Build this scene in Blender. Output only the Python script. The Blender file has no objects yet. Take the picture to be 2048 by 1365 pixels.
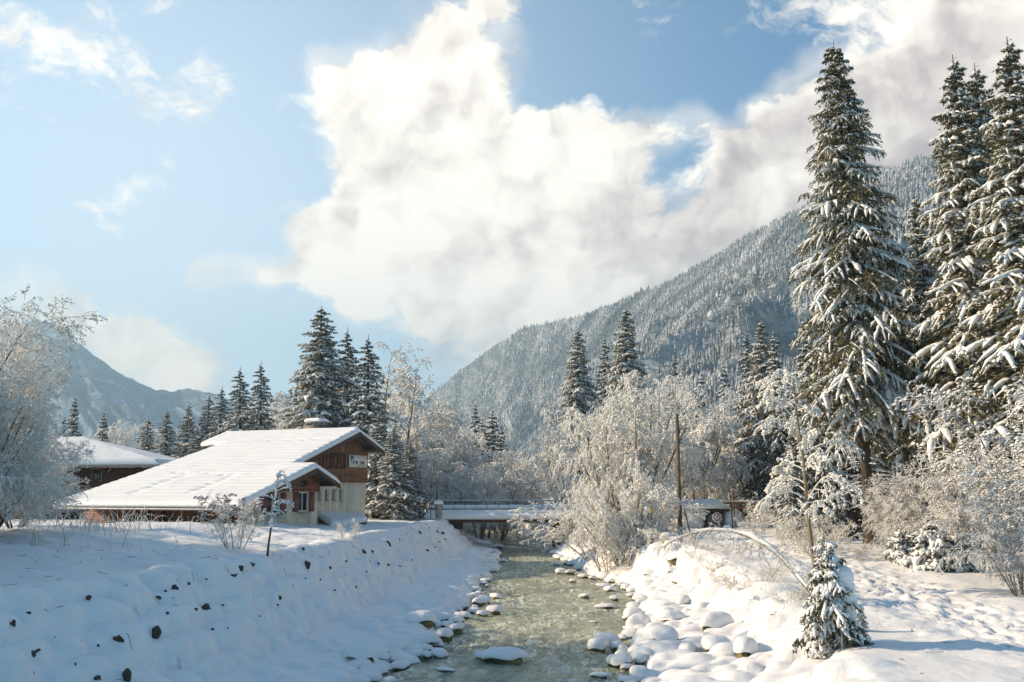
import bpy, math, random
import numpy as np
from mathutils import Vector, Matrix

R = math.radians
rng = np.random.default_rng(7)
random.seed(7)
scene = bpy.context.scene
col = scene.collection

# ------------------------------------------------------------------ camera
F = 1991.0
PITCH = math.atan((990 - 682.5) / F)
H = 5.0
cam_d = bpy.data.cameras.new('camera')
cam_d.sensor_width = 36.0
cam_d.lens = 36.0 * F / 2048
cam_d.clip_end = 30000
cam_d.clip_start = 0.2
cam = bpy.data.objects.new('camera', cam_d)
cam.location = (0, 0, H)
cam.rotation_euler = (R(90) + PITCH, 0, 0)
col.objects.link(cam)
scene.camera = cam

# ------------------------------------------------------------------ light
SUN_EL = R(25)
SUN_AZ = R(180 - 6)          # direction TO the sun in the xy plane (math angle): left, slightly ahead
to_sun = Vector((math.cos(SUN_AZ) * math.cos(SUN_EL), math.sin(SUN_AZ) * math.cos(SUN_EL), math.sin(SUN_EL)))
sd = bpy.data.lights.new('sun', 'SUN')
sd.energy = 4.7
sd.angle = R(0.6)
sd.color = (1.0, 0.77, 0.52)
sun = bpy.data.objects.new('sun', sd)
sun.rotation_euler = to_sun.to_track_quat('Z', 'Y').to_euler()
sun.location = (-40, 0, 60)
col.objects.link(sun)
scene.view_settings.view_transform = 'Standard'
scene.view_settings.look = 'None'
scene.view_settings.exposure = 0.78
scene.view_settings.gamma = 1.0
scene.view_settings.use_curve_mapping = False
scene.cycles.use_denoising = True
scene.cycles.max_bounces = 5
scene.cycles.diffuse_bounces = 3
scene.cycles.glossy_bounces = 2
scene.cycles.volume_bounces = 0
scene.cycles.transparent_max_bounces = 4
scene.cycles.use_adaptive_sampling = True
scene.cycles.adaptive_threshold = 0.02


class NT:
    """small helper for writing node trees"""
    def __init__(self, tree):
        self.t = tree
        self.n = tree.nodes
        self.l = tree.links

    def node(self, typ, **kw):
        x = self.n.new(typ)
        for k, v in kw.items():
            setattr(x, k, v)
        return x

    def plug(self, sock, v):
        if v is None:
            return
        if isinstance(v, bpy.types.NodeSocket):
            self.l.new(v, sock)
        else:
            sock.default_value = v

    def math(self, op, a, b=None, c=None, clamp=False):
        x = self.node('ShaderNodeMath', operation=op, use_clamp=clamp)
        self.plug(x.inputs[0], a)
        self.plug(x.inputs[1], b)
        self.plug(x.inputs[2], c)
        return x.outputs[0]

    def vmath(self, op, a, b=None, scale=None):
        x = self.node('ShaderNodeVectorMath', operation=op)
        self.plug(x.inputs[0], a)
        self.plug(x.inputs[1], b)
        if scale is not None:
            self.plug(x.inputs['Scale'], scale)
        return x.outputs['Value'] if op in ('DOT_PRODUCT', 'LENGTH', 'DISTANCE') else x.outputs['Vector']

    def noise(self, vec, scale, detail=4, rough=0.55, dist=0.0, lac=2.0, color=False):
        x = self.node('ShaderNodeTexNoise')
        self.plug(x.inputs['Vector'], vec)
        x.inputs['Scale'].default_value = scale
        x.inputs['Detail'].default_value = detail
        x.inputs['Roughness'].default_value = rough
        x.inputs['Lacunarity'].default_value = lac
        x.inputs['Distortion'].default_value = dist
        return x.outputs['Color'] if color else x.outputs[0]

    def ramp(self, v, a, b, lo=0.0, hi=1.0, smooth=True):
        x = self.node('ShaderNodeMapRange')
        if smooth:
            x.interpolation_type = 'SMOOTHSTEP'
        self.plug(x.inputs[0], v)
        x.inputs[1].default_value = a
        x.inputs[2].default_value = b
        x.inputs[3].default_value = lo
        x.inputs[4].default_value = hi
        return x.outputs[0]

    def mix(self, f, a, b):
        x = self.node('ShaderNodeMix', data_type='RGBA')
        self.plug(x.inputs[0], f)
        self.plug(x.inputs[6], a)
        self.plug(x.inputs[7], b)
        return x.outputs[2]

    def mapping(self, vec, scale=(1, 1, 1), loc=(0, 0, 0), rot=(0, 0, 0)):
        x = self.node('ShaderNodeMapping')
        self.plug(x.inputs[0], vec)
        x.inputs[1].default_value = loc
        x.inputs[2].default_value = rot
        x.inputs[3].default_value = scale
        return x.outputs[0]


def c4(c):
    return (c[0], c[1], c[2], 1.0)


def pdir(px, py):
    """unit direction of a picture position, used to lay out the clouds on the sky"""
    a = (px - 1024) / F
    b = (682.5 - py) / F
    return Vector((a, math.cos(PITCH) - b * math.sin(PITCH), math.sin(PITCH) + b * math.cos(PITCH))).normalized()


# ------------------------------------------------------------------ sky
world = bpy.data.worlds.new('World')
scene.world = world
world.use_nodes = True
wt = NT(world.node_tree)
wt.n.clear()
out = wt.node('ShaderNodeOutputWorld')
bg = wt.node('ShaderNodeBackground')
bg.inputs['Strength'].default_value = 0.088
wt.l.new(bg.outputs[0], out.inputs['Surface'])
sky = wt.node('ShaderNodeTexSky', sky_type='NISHITA')
sky.sun_disc = False
sky.sun_elevation = SUN_EL
sky.sun_rotation = math.atan2(to_sun.x, to_sun.y)
sky.altitude = 1000
sky.air_density = 1.0
sky.dust_density = 1.2
sky.ozone_density = 1.6
tc = wt.node('ShaderNodeTexCoord')
D = wt.vmath('NORMALIZE', tc.outputs['Generated'])
# domain warp
w1 = wt.noise(D, 5.0, 3, 0.6, color=True)
w1 = wt.vmath('SCALE', wt.vmath('SUBTRACT', w1, (0.5, 0.5, 0.5)), scale=0.07)
w2 = wt.noise(D, 22.0, 3, 0.6, color=True)
w2 = wt.vmath('SCALE', wt.vmath('SUBTRACT', w2, (0.5, 0.5, 0.5)), scale=0.035)
DW = wt.vmath('NORMALIZE', wt.vmath('ADD', wt.vmath('ADD', D, w1), w2))
BLOBS = [(1060, 640, 80, 1.0), (1180, 640, 80, 1.0), (1350, 600, 90, 1.0), (700, 250, 60, 0.9), (720, 340, 60, 0.75), (690, 440, 50, 0.9), (770, 440, 60, 0.9), (1140, 330, 80, 0.7), (640, 150, 40, 0.9),   # px, py, radius px, weight
    (670, 160, 60, 1.1), (740, 190, 80, 1.1), (760, 240, 80, 1.0), (850, 150, 75, 1), (930, 90, 70, 1), (1010, 40, 70, 1), (1070, 85, 45, .7),
    (900, 240, 100, 1.1), (1000, 180, 60, .7), (800, 330, 110, .9), (960, 350, 120, 1.1), (1080, 300, 90, 1), (1190, 215, 60, 1), (1200, 300, 80, 1),
    (850, 450, 80, .8), (730, 460, 55, .8), (610, 465, 42, .75), (1350, 245, 70, .95), (1290, 230, 40, .6), (1420, 260, 40, .6),
    (1120, 430, 140, 1.2), (1010, 500, 130, 1.1), (870, 600, 95, .95), (810, 520, 60, .7), (1000, 610, 100, 1.0), (960, 690, 60, .7), (1300, 480, 170, 1.3),
    (1180, 590, 120, 1.1), (1500, 420, 150, 1.2), (1560, 300, 120, 1.1), (1620, 200, 100, 1.1), (1740, 190, 100, 1.1), (1850, 260, 120, 1.2),
    (1980, 280, 150, 1.2), (1700, 350, 150, 1.2), (1900, 60, 70, 1.0), (1990, 60, 90, 1.0), (2100, 150, 120, 1.0),
    (710, 603, 45, .95), (420, 545, 36, .7), (480, 548, 42, .75), (550, 545, 40, .75), (640, 545, 55, .85), (720, 535, 50, .75),
    (310, 510, 40, .5), (30, 580, 60, .95), (100, 615, 65, 1), (180, 650, 60, 1.), (260, 680, 50, .9), (330, 700, 45, .85), (400, 715, 40, .75), (455, 738, 30, .6),
    (370, 778, 42, .85), (430, 790, 32, .6), (880, 745, 45, .45), (1200, 15, 60, .5), (1420, 110, 60, .38), (540, 300, 60, .32),
    (1240, 600, 70, .8), (1370, 560, 70, .9), 
    (2300, 300, 300, 1.1), (2500, 500, 350, 1.0), (-300, 500, 120, .8), (-500, 350, 160, .7),
]
acc = None
for (px, py, r, wgt) in BLOBS:
    if r < 58 and wgt > 0.65: wgt *= 2.5 if px < 800 and py > 430 else 1.4; r *= 0.85 if py > 430 else 1.0
    dv = pdir(px, py)
    sig = (r / F) * 0.98
    k = 1.55 / (sig * sig)
    dt = wt.vmath('DOT_PRODUCT', DW, tuple(dv))
    e = wt.math('MULTIPLY_ADD', dt, k, -k)
    g = wt.math('EXPONENT', e)
    acc = wt.math('MULTIPLY_ADD', g, wgt * 0.82, acc if acc is not None else 0.0)
# holes of blue
for (px, py, r, wgt) in [(1130, 90, 85, -1.0), (1270, 150, 70, -1.0), (1390, 335, 38, -1.1), (1330, 340, 25, -.6), (1500, 200, 60, -.9), (1080, 215, 35, -.6), (1450, 130, 100, -.6),
                         (1650, 60, 90, -.7), (640, 255, 45, -.4), (1140, 185, 35, -.7), (620, 390, 50, -.5), (560, 640, 60, -.6), (240, 560, 60, -.5), (760, 560, 40, -.3), (500, 460, 60, -.5), (480, 640, 60, -.5), (100, 500, 50, -.5), (80, 60, 160, -.55), (330, 130, 160, -.4), (220, 380, 120, -.3)]:
    dv = pdir(px, py)
    k = 1.0 / ((r / F) ** 2)
    dt = wt.vmath('DOT_PRODUCT', DW, tuple(dv))
    g = wt.math('EXPONENT', wt.math('MULTIPLY_ADD', dt, k, -k))
    acc = wt.math('MULTIPLY_ADD', g, wgt, acc)
DS = wt.mapping(DW, rot=(0, R(-28), 0), scale=(0.62, 1.0, 1.25))
fb = wt.noise(DS, 14.0, 11, 0.64)
fbs = wt.noise(DW, 9.0, 4, 0.55)
fb2 = wt.noise(wt.vmath('ADD', DW, tuple(Vector((-0.02, 0.0, 0.016)))), 9.0, 4, 0.55)
# the rest of the sky (behind and beside the camera) carries ordinary scattered cloud
sep = wt.node('ShaderNodeSeparateXYZ')
wt.l.new(D, sep.inputs[0])
front = wt.math('MULTIPLY', wt.ramp(sep.outputs[1], 0.35, 0.75), wt.ramp(wt.math('ABSOLUTE', sep.outputs[0]), 0.5, 0.75, 1.0, 0.0))
gen = wt.math('MULTIPLY', wt.ramp(wt.noise(D, 2.2, 2, 0.5), 0.55, 0.70, 0.0, 0.9), wt.math('SUBTRACT', 1.0, front))
acc = wt.math('MAXIMUM', acc, gen)
dens = wt.math('ADD', acc, wt.math('MULTIPLY', wt.math('SUBTRACT', fb, 0.5), 4.6))
dens = wt.math('ADD', dens, wt.math('MULTIPLY', wt.math('SUBTRACT', wt.noise(DS, 8.0, 5, 0.6), 0.5), 4.2))
wisp = wt.math('ADD', acc, wt.math('MULTIPLY', wt.math('SUBTRACT', wt.noise(DW, 6.0, 6, 0.65, dist=0.6), 0.5), 1.6))
alpha = wt.ramp(dens, 0.40, 1.35)
alpha2 = wt.ramp(wisp, 0.05, 1.1, 0.0, 0.5)
alpha = wt.math('MAXIMUM', alpha, alpha2)
relief = wt.math('MULTIPLY', wt.math('SUBTRACT', fbs, fb2), 1.5)
thick = wt.ramp(acc, 0.9, 2.3)
# thick low bank above the right hand mountain is greyer / pinker
kk = wt.math('EXPONENT', wt.math('MULTIPLY_ADD', wt.vmath('DOT_PRODUCT', D, tuple(pdir(1750, 470))), 40.0, -40.0))
kk2 = wt.math('EXPONENT', wt.math('MULTIPLY_ADD', wt.vmath('DOT_PRODUCT', D, tuple(pdir(1950, 250))), 60.0, -60.0))
dark = wt.math('MULTIPLY', wt.math('MAXIMUM', kk, wt.math('MULTIPLY', kk2, 0.45)), wt.ramp(acc, 0.7, 1.6))
cl = wt.math('ADD', wt.math('MULTIPLY_ADD', dark, -0.30, 1.0), relief)
cl = wt.math('ADD', wt.math('MULTIPLY', wt.math('SUBTRACT', fb, 0.5), 0.45), cl)
cl = wt.math('MINIMUM', wt.math('MAXIMUM', cl, 0.45), 1.08)
ccol = wt.mix(wt.ramp(cl, 0.55, 1.0), (0.84, 0.71, 0.67, 1), (1.0, 0.92, 0.81, 1))
ccol = wt.vmath('SCALE', ccol, scale=wt.math('MULTIPLY', cl, 9.0))
# paler, slightly creamier air low down and to the left, as in the photograph's sky
skc = wt.vmath('MULTIPLY', sky.outputs[0], (0.22, 0.83, 1.06))
pale = wt.math('EXPONENT', wt.math('MULTIPLY_ADD', wt.vmath('DOT_PRODUCT', D, tuple(pdir(250, 650))), 9.0, -9.0))
skc = wt.mix(wt.math('MULTIPLY', pale, 0.78), skc, (7.0, 8.0, 8.6, 1))
fin = wt.mix(alpha, skc, ccol)
wt.l.new(fin, bg.inputs['Color'])
world.cycles.sampling_method = 'MANUAL'
world.cycles.sample_map_resolution = 512


# ------------------------------------------------------------------ materials
def new_mat(name):
    m = bpy.data.materials.new(name)
    m.use_nodes = True
    t = NT(m.node_tree)
    b = t.n['Principled BSDF']
    return m, t, b


def simple_mat(name, colr, rough=0.7, var=0.25, scale=6.0, bump=0.2, bscale=40.0, metal=0.0, stretch=(1, 1, 1)):
    m, t, b = new_mat(name)
    tcx = t.node('ShaderNodeTexCoord')
    v = t.mapping(tcx.outputs['Object'], scale=stretch)
    n = t.noise(v, scale, 5, 0.6)
    lo = [x * (1 - var) for x in colr]
    hi = [min(1, x * (1 + var)) for x in colr]
    t.l.new(t.mix(t.ramp(n, 0.3, 0.7), c4(lo), c4(hi)), b.inputs['Base Color'])
    b.inputs['Roughness'].default_value = rough
    b.inputs['Metallic'].default_value = metal
    if bump:
        bp = t.node('ShaderNodeBump')
        bp.inputs['Strength'].default_value = bump
        bp.inputs['Distance'].default_value = 0.03
        t.l.new(t.noise(v, bscale, 4, 0.6), bp.inputs['Height'])
        t.l.new(bp.outputs[0], b.inputs['Normal'])
    return m


def snow_mat(name, bumps=0.6, scale=3.0, tint=(0.865, 0.85, 0.83), dist=0.06):
    m, t, b = new_mat(name)
    tcx = t.node('ShaderNodeTexCoord')
    v = tcx.outputs['Object']
    n = t.noise(v, scale * 0.4, 5, 0.6)
    t.l.new(t.mix(n, c4([x * 0.95 for x in tint]), c4(tint)), b.inputs['Base Color'])
    b.inputs['Roughness'].default_value = 0.62
    b.inputs['Specular IOR Level'].default_value = 0.25
    bp = t.node('ShaderNodeBump')
    bp.inputs['Strength'].default_value = bumps
    bp.inputs['Distance'].default_value = dist
    h = t.math('ADD', t.noise(v, scale, 6, 0.6), t.math('MULTIPLY', t.noise(v, scale * 9, 3, 0.6), 0.25))
    t.l.new(h, bp.inputs['Height'])
    t.l.new(bp.outputs[0], b.inputs['Normal'])
    return m


def dusted_mat(name, dark, snow=(0.85, 0.85, 0.86), lo=-0.1, hi=0.35, nscale=8.0, namp=0.5, rough=0.75, big=0.0):
    """snow or frost lying on whatever faces up, the thing's own colour beneath"""
    m, t, b = new_mat(name)
    g = t.node('ShaderNodeNewGeometry')
    s = t.node('ShaderNodeSeparateXYZ')
    t.l.new(g.outputs['True Normal'], s.inputs[0])
    tcx = t.node('ShaderNodeTexCoord')
    n = t.noise(tcx.outputs['Object'], nscale, 3, 0.6)
    f = t.math('ADD', s.outputs[2], t.math('MULTIPLY', t.math('SUBTRACT', n, 0.5), namp))
    if big:
        lf = t.noise(t.mapping(tcx.outputs['Object'], scale=(0.006, 0.022, 0.006)), 1.0, 5, 0.6)
        f = t.math('ADD', f, t.math('MULTIPLY', t.math('SUBTRACT', lf, 0.5), big))
    f = t.ramp(f, lo, hi)
    dn = t.mix(t.noise(tcx.outputs['Object'], nscale * 2.3, 2), c4([x * 0.65 for x in dark]), c4([min(1, x * 1.35) for x in dark]))
    t.l.new(t.mix(f, dn, c4(snow)), b.inputs['Base Color'])
    b.inputs['Roughness'].default_value = rough
    b.inputs['Specular IOR Level'].default_value = 0.2
    return m


M = {}
M['snow'] = snow_mat('snow')
M['roof_snow'] = snow_mat('roof_snow', 0.25, 1.2)
M['tree_snow'] = snow_mat('tree_snow', 0.5, 7.0, (0.89, 0.875, 0.85))
M['bark'] = dusted_mat('bark', (0.075, 0.056, 0.038), lo=0.45, hi=0.9, nscale=6, namp=0.8)
M['bark_light'] = dusted_mat('bark_light', (0.21, 0.165, 0.10), lo=0.25, hi=0.75, nscale=9, namp=0.9)
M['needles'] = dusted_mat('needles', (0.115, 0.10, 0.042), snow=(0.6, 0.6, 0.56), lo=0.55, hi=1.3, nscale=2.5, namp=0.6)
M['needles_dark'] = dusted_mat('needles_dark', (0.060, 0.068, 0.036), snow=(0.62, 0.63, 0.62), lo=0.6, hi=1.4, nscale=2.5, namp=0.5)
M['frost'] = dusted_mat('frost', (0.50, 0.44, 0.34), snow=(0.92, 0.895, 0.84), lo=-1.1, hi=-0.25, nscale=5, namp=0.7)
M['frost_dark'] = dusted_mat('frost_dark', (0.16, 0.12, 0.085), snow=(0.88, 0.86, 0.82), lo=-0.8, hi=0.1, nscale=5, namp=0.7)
M['far_conifer'] = dusted_mat('far_conifer', (0.05, 0.066, 0.062), snow=(0.74, 0.75, 0.76), lo=-0.12, hi=0.66, nscale=0.30, namp=0.7, big=1.2)
M['rock'] = simple_mat('rock', (0.065, 0.048, 0.032), 0.85, 0.5, 5.0, 0.7, 9.0)
M['mossy_rock'] = simple_mat('mossy_rock', (0.17, 0.14, 0.05), 0.85, 0.5, 6.0, 0.7, 12.0)
M['glass'] = simple_mat('window_glass', (0.03, 0.035, 0.04), 0.12, 0.2, 1.0, 0.0)
M['dark_wood'] = simple_mat('dark_wood', (0.075, 0.034, 0.017), 0.75, 0.35, 2.0, 0.3, 20, stretch=(1, 1, 6))
M['shutter'] = simple_mat('shutter_paint', (0.17, 0.042, 0.022), 0.6, 0.25, 3.0, 0.2, 30)
M['metal'] = simple_mat('gutter_metal', (0.30, 0.29, 0.28), 0.45, 0.2, 5.0, 0.0, metal=0.6)
M['iron'] = simple_mat('dark_iron', (0.05, 0.045, 0.04), 0.6, 0.3, 8.0, 0.0)
M['concrete'] = simple_mat('concrete', (0.30, 0.29, 0.27), 0.85, 0.2, 4.0, 0.3, 30)
M['rust'] = simple_mat('rusty_steel', (0.10, 0.045, 0.025), 0.8, 0.35, 3.0, 0.2, 20)
M['post_wood'] = simple_mat('weathered_wood', (0.12, 0.09, 0.055), 0.85, 0.35, 5.0, 0.4, 20, stretch=(1, 1, .2))
M['sign_white'] = simple_mat('sign_white', (0.74, 0.72, 0.66), 0.5, 0.05, 3.0, 0.0)
M['sign_black'] = simple_mat('sign_dark', (0.025, 0.015, 0.012), 0.5, 0.1, 3.0, 0.0)
M['sign_yellow'] = simple_mat('sign_ochre', (0.42, 0.29, 0.05), 0.5, 0.2, 3.0, 0.0)
M['sign_orange'] = simple_mat('sign_brown_orange', (0.36, 0.13, 0.03), 0.5, 0.2, 3.0, 0.0)
M['sign_red'] = simple_mat('sign_red', (0.42, 0.02, 0.02), 0.5, 0.1, 3.0, 0.0)
M['yellow_paint'] = simple_mat('yellow_paint', (0.65, 0.45, 0.03), 0.5, 0.1, 3.0, 0.0)
M['dead_leaf'] = dusted_mat('dead_leaf', (0.20, 0.10, 0.045), lo=0.2, hi=0.8, nscale=8)
M['dry_grass'] = dusted_mat('dry_grass', (0.46, 0.36, 0.20), snow=(0.86, 0.84, 0.79), lo=-0.7, hi=0.3, nscale=4, namp=1.2)


def plank_wall_mat(name, colr, pitch=0.17):
    m, t, b = new_mat(name)
    tcx = t.node('ShaderNodeTexCoord')
    s = t.node('ShaderNodeSeparateXYZ')
    t.l.new(tcx.outputs['Object'], s.inputs[0])
    q = t.math('DIVIDE', s.outputs[2], pitch)
    row = t.math('FLOOR', q)
    fr = t.math('FRACT', q)
    cmb = t.node('ShaderNodeCombineXYZ')
    t.l.new(t.math('MULTIPLY', s.outputs[0], 0.25), cmb.inputs[0])
    t.l.new(t.math('MULTIPLY', s.outputs[1], 0.25), cmb.inputs[1])
    t.l.new(t.math('MULTIPLY', row, 3.7), cmb.inputs[2])
    n = t.noise(cmb.outputs[0], 2.2, 4, 0.6)
    n2 = t.noise(tcx.outputs['Object'], 1.1, 3, 0.6)
    colx = t.mix(t.ramp(n, 0.3, 0.7), c4([x * 0.62 for x in colr]), c4([min(1, x * 1.35) for x in colr]))
    colx = t.mix(t.ramp(n2, 0.35, 0.75, 0, 0.45), colx, c4([x * 0.5 for x in colr]))
    t.l.new(colx, b.inputs['Base Color'])
    b.inputs['Roughness'].default_value = 0.75
    bp = t.node('ShaderNodeBump')
    bp.inputs['Strength'].default_value = 1.0
    bp.inputs['Distance'].default_value = 0.04
    t.l.new(t.ramp(fr, 0.0, 0.16), bp.inputs['Height'])
    t.l.new(bp.outputs[0], b.inputs['Normal'])
    return m


M['planks'] = plank_wall_mat('plank_cladding', (0.25, 0.115, 0.045))
M['planks_red'] = plank_wall_mat('red_brown_plank_cladding', (0.24, 0.085, 0.036))
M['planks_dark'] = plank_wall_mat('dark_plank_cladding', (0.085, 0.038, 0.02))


def render_mat():
    m, t, b = new_mat('rough_cast_render')
    tcx = t.node('ShaderNodeTexCoord')
    v = tcx.outputs['Object']
    n = t.noise(v, 0.9, 4, 0.6)
    n2 = t.noise(v, 7, 4, 0.7)
    c = t.mix(t.ramp(n, 0.3, 0.7), (0.66, 0.57, 0.42, 1), (0.80, 0.71, 0.55, 1))
    c = t.mix(t.ramp(n2, 0.42, 0.62, 0.0, 0.42), c, (0.46, 0.38, 0.26, 1))
    t.l.new(c, b.inputs['Base Color'])
    b.inputs['Roughness'].default_value = 0.9
    bp = t.node('ShaderNodeBump')
    bp.inputs['Strength'].default_value = 0.8
    bp.inputs['Distance'].default_value = 0.04
    t.l.new(n2, bp.inputs['Height'])
    t.l.new(bp.outputs[0], b.inputs['Normal'])
    return m


M['render'] = render_mat()


def water_mat():
    m, t, b = new_mat('river_water')
    tcx = t.node('ShaderNodeTexCoord')
    v = tcx.outputs['Object']
    vs = t.mapping(v, scale=(1.0, 0.42, 1))
    deep = t.noise(v, 0.16, 4, 0.6)
    stones = t.noise(v, 2.2, 4, 0.65)
    c = t.mix(t.ramp(deep, 0.28, 0.60), (0.12, 0.16, 0.125, 1), (0.48, 0.50, 0.35, 1))
    c = t.mix(t.ramp(stones, 0.4, 0.7, 0, 0.5), c, (0.12, 0.12, 0.07, 1))
    fo = t.noise(t.mapping(v, scale=(1.4, 0.5, 1)), 2.6, 9, 0.72, dist=0.8)
    fo2 = t.noise(t.mapping(v, scale=(0.7, 0.35, 1)), 0.55, 4, 0.6)
    foam = t.math('MULTIPLY', t.ramp(fo, 0.49, 0.58), t.ramp(fo2, 0.40, 0.58, 0.12, 0.95))
    c = t.mix(foam, c, (0.82, 0.81, 0.70, 1))
    t.l.new(c, b.inputs['Base Color'])
    rr = t.math('MULTIPLY_ADD', foam, 0.5, 0.10)
    t.l.new(rr, b.inputs['Roughness'])
    b.inputs['IOR'].default_value = 1.33
    bp = t.node('ShaderNodeBump')
    bp.inputs['Strength'].default_value = 1.0
    bp.inputs['Distance'].default_value = 0.30
    h = t.math('ADD', t.noise(vs, 3.0, 7, 0.62, dist=0.5), t.math('MULTIPLY', t.noise(vs, 11.0, 3, 0.6), 0.30))
    t.l.new(h, bp.inputs['Height'])
    t.l.new(bp.outputs[0], b.inputs['Normal'])
    return m


M['water'] = water_mat()


# ------------------------------------------------------------------ mesh helpers
def mesh_from(name, V, faces_list, mats, smooth=False, mat_idx=None):
    """V (n,3); faces_list: list of (m,k) int arrays"""
    me = bpy.data.meshes.new(name)
    V = np.asarray(V, dtype=np.float32)
    fl = [np.asarray(f, dtype=np.int32) for f in faces_list if len(f)]
    me.vertices.add(len(V))
    me.vertices.foreach_set('co', V.ravel())
    nl = sum(f.size for f in fl)
    npol = sum(len(f) for f in fl)
    me.loops.add(nl)
    me.polygons.add(npol)
    me.loops.foreach_set('vertex_index', np.concatenate([f.ravel() for f in fl]))
    sizes = np.concatenate([np.full(len(f), f.shape[1], dtype=np.int32) for f in fl])
    starts = np.zeros(npol, dtype=np.int32)
    starts[1:] = np.cumsum(sizes)[:-1]
    me.polygons.foreach_set('loop_start', starts)
    if smooth:
        me.polygons.foreach_set('use_smooth', np.ones(npol, dtype=bool))
    for mm in (mats if isinstance(mats, (list, tuple)) else [mats]):
        me.materials.append(mm)
    if mat_idx is not None:
        me.polygons.foreach_set('material_index', np.asarray(mat_idx, dtype=np.int32))
    me.update(calc_edges=True)
    return me


def link(name, me, parent=None, loc=None, rot=None, scale=None):
    o = bpy.data.objects.new(name, me)
    col.objects.link(o)
    if parent is not None:
        o.parent = parent
    if loc is not None:
        o.location = loc
    if rot is not None:
        o.rotation_euler = rot
    if scale is not None:
        o.scale = scale
    return o


def tag(o, label=None, cat=None, group=None, kind=None):
    if label: o['label'] = label
    if cat: o['category'] = cat
    if group: o['group'] = group
    if kind: o['kind'] = kind
    return o


def thing(name, label, cat, loc=(0, 0, 0), rotz=0.0, group=None, scale=1.0):
    o = bpy.data.objects.new(name, None)
    o.empty_display_size = 0.3
    col.objects.link(o)
    o.location = loc
    o.rotation_euler = (0, 0, rotz)
    o.scale = (scale,) * 3 if not isinstance(scale, (tuple, list)) else scale
    return tag(o, label, cat, group)


def copy_thing(root, label=None, loc=None, rot=None, scale=None, group=None):
    r = root.copy()
    col.objects.link(r)
    if label: r['label'] = label
    if group: r['group'] = group
    if loc is not None: r.location = loc
    if rot is not None: r.rotation_euler = rot
    if scale is not None: r.scale = scale if isinstance(scale, (tuple, list)) else (scale,) * 3
    for ch in KIDS.get(root.name, []):
        c = ch.copy()
        col.objects.link(c)
        c.parent = r
    return r


KIDS = {}


def part(name, me, root, **kw):
    o = link(name, me, root, **kw)
    KIDS.setdefault(root.name, []).append(o)
    return o


class MB:
    """collects boxes and tubes, builds one mesh"""
    def __init__(self):
        self.v = []
        self.f4 = []
        self.f3 = []
        self.n = 0

    def add(self, V, F4=None, F3=None):
        V = np.asarray(V, dtype=float)
        if F4 is not None and len(F4): self.f4.append(np.asarray(F4) + self.n)
        if F3 is not None and len(F3): self.f3.append(np.asarray(F3) + self.n)
        self.v.append(V)
        self.n += len(V)
        return self

    def box(self, c, s, rotz=0.0, tilt=None):
        x, y, z = s[0] / 2, s[1] / 2, s[2] / 2
        P = np.array([[-x, -y, -z], [x, -y, -z], [x, y, -z], [-x, y, -z], [-x, -y, z], [x, -y, z], [x, y, z], [-x, y, z]])
        if tilt is not None:
            P = P @ np.array(Matrix.Rotation(tilt[0], 3, tilt[1])).T
        if rotz:
            P = P @ np.array(Matrix.Rotation(rotz, 3, 'Z')).T
        return self.add(P + np.array(c), [[0, 3, 2, 1], [4, 5, 6, 7], [0, 1, 5, 4], [1, 2, 6, 5], [2, 3, 7, 6], [3, 0, 4, 7]])

    def prism(self, pts, off):
        """pts: list of 3D points (planar polygon), off: extrusion vector"""
        n = len(pts)
        P = np.array(pts, dtype=float)
        Q = P + np.array(off)
        V = np.vstack([P, Q])
        F4 = [[i, (i + 1) % n, n + (i + 1) % n, n + i] for i in range(n)]
        F3 = [[0, i + 1, i] for i in range(1, n - 1)] + [[n, n + i, n + i + 1] for i in range(1, n - 1)]
        return self.add(V, F4, F3)

    def tube(self, path, rad, sides=6):
        V, F4 = tubes(np.array([path], dtype=float), np.array([rad if hasattr(rad, '__len__') else [rad] * len(path)], dtype=float), sides)
        return self.add(V, F4)

    def mesh(self, name, mat, smooth=False):
        V = np.vstack(self.v)
        fl = []
        if self.f4: fl.append(np.vstack(self.f4))
        if self.f3: fl.append(np.vstack(self.f3))
        return mesh_from(name, V, fl, mat, smooth)


def tubes(P, Rd, sides, flat=1.0, up_off=0.0, caps=False):
    """batch of tubes. P (N,K,3), Rd (N,K) -> V, quads"""
    N, K, _ = P.shape
    T = np.empty_like(P)
    T[:, 1:-1] = P[:, 2:] - P[:, :-2]
    T[:, 0] = P[:, 1] - P[:, 0]
    T[:, -1] = P[:, -1] - P[:, -2]
    T /= np.linalg.norm(T, axis=2, keepdims=True) + 1e-9
    ref = np.zeros_like(T)
    ref[..., 2] = 1.0
    vert = np.abs(T[..., 2]) > 0.94
    ref[vert] = (1.0, 0.0, 0.0)
    S = np.cross(T, ref)
    S /= np.linalg.norm(S, axis=2, keepdims=True) + 1e-9
    U = np.cross(S, T)
    a = np.arange(sides) / sides * 2 * np.pi + np.pi / 2
    ca, sa = np.cos(a), np.sin(a)
    V = P[:, :, None, :] + Rd[:, :, None, None] * (ca[None, None, :, None] * S[:, :, None, :] + flat * sa[None, None, :, None] * U[:, :, None, :])
    if up_off:
        V[..., 2] += (up_off * Rd)[:, :, None]
    V = V.reshape(-1, 3)
    base = (np.arange(N) * K * sides)[:, None, None] + (np.arange(K - 1) * sides)[None, :, None] + np.arange(sides)[None, None, :]
    nxt = (np.arange(N) * K * sides)[:, None, None] + (np.arange(K - 1) * sides)[None, :, None] + ((np.arange(sides) + 1) % sides)[None, None, :]
    Q = np.stack([base, nxt, nxt + sides, base + sides], axis=-1).reshape(-1, 4)
    return V, Q


def unit(a):
    return a / (np.linalg.norm(a, axis=-1, keepdims=True) + 1e-9)


# value noise for heightfields
_perm = np.random.default_rng(3).random((256, 256))


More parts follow.
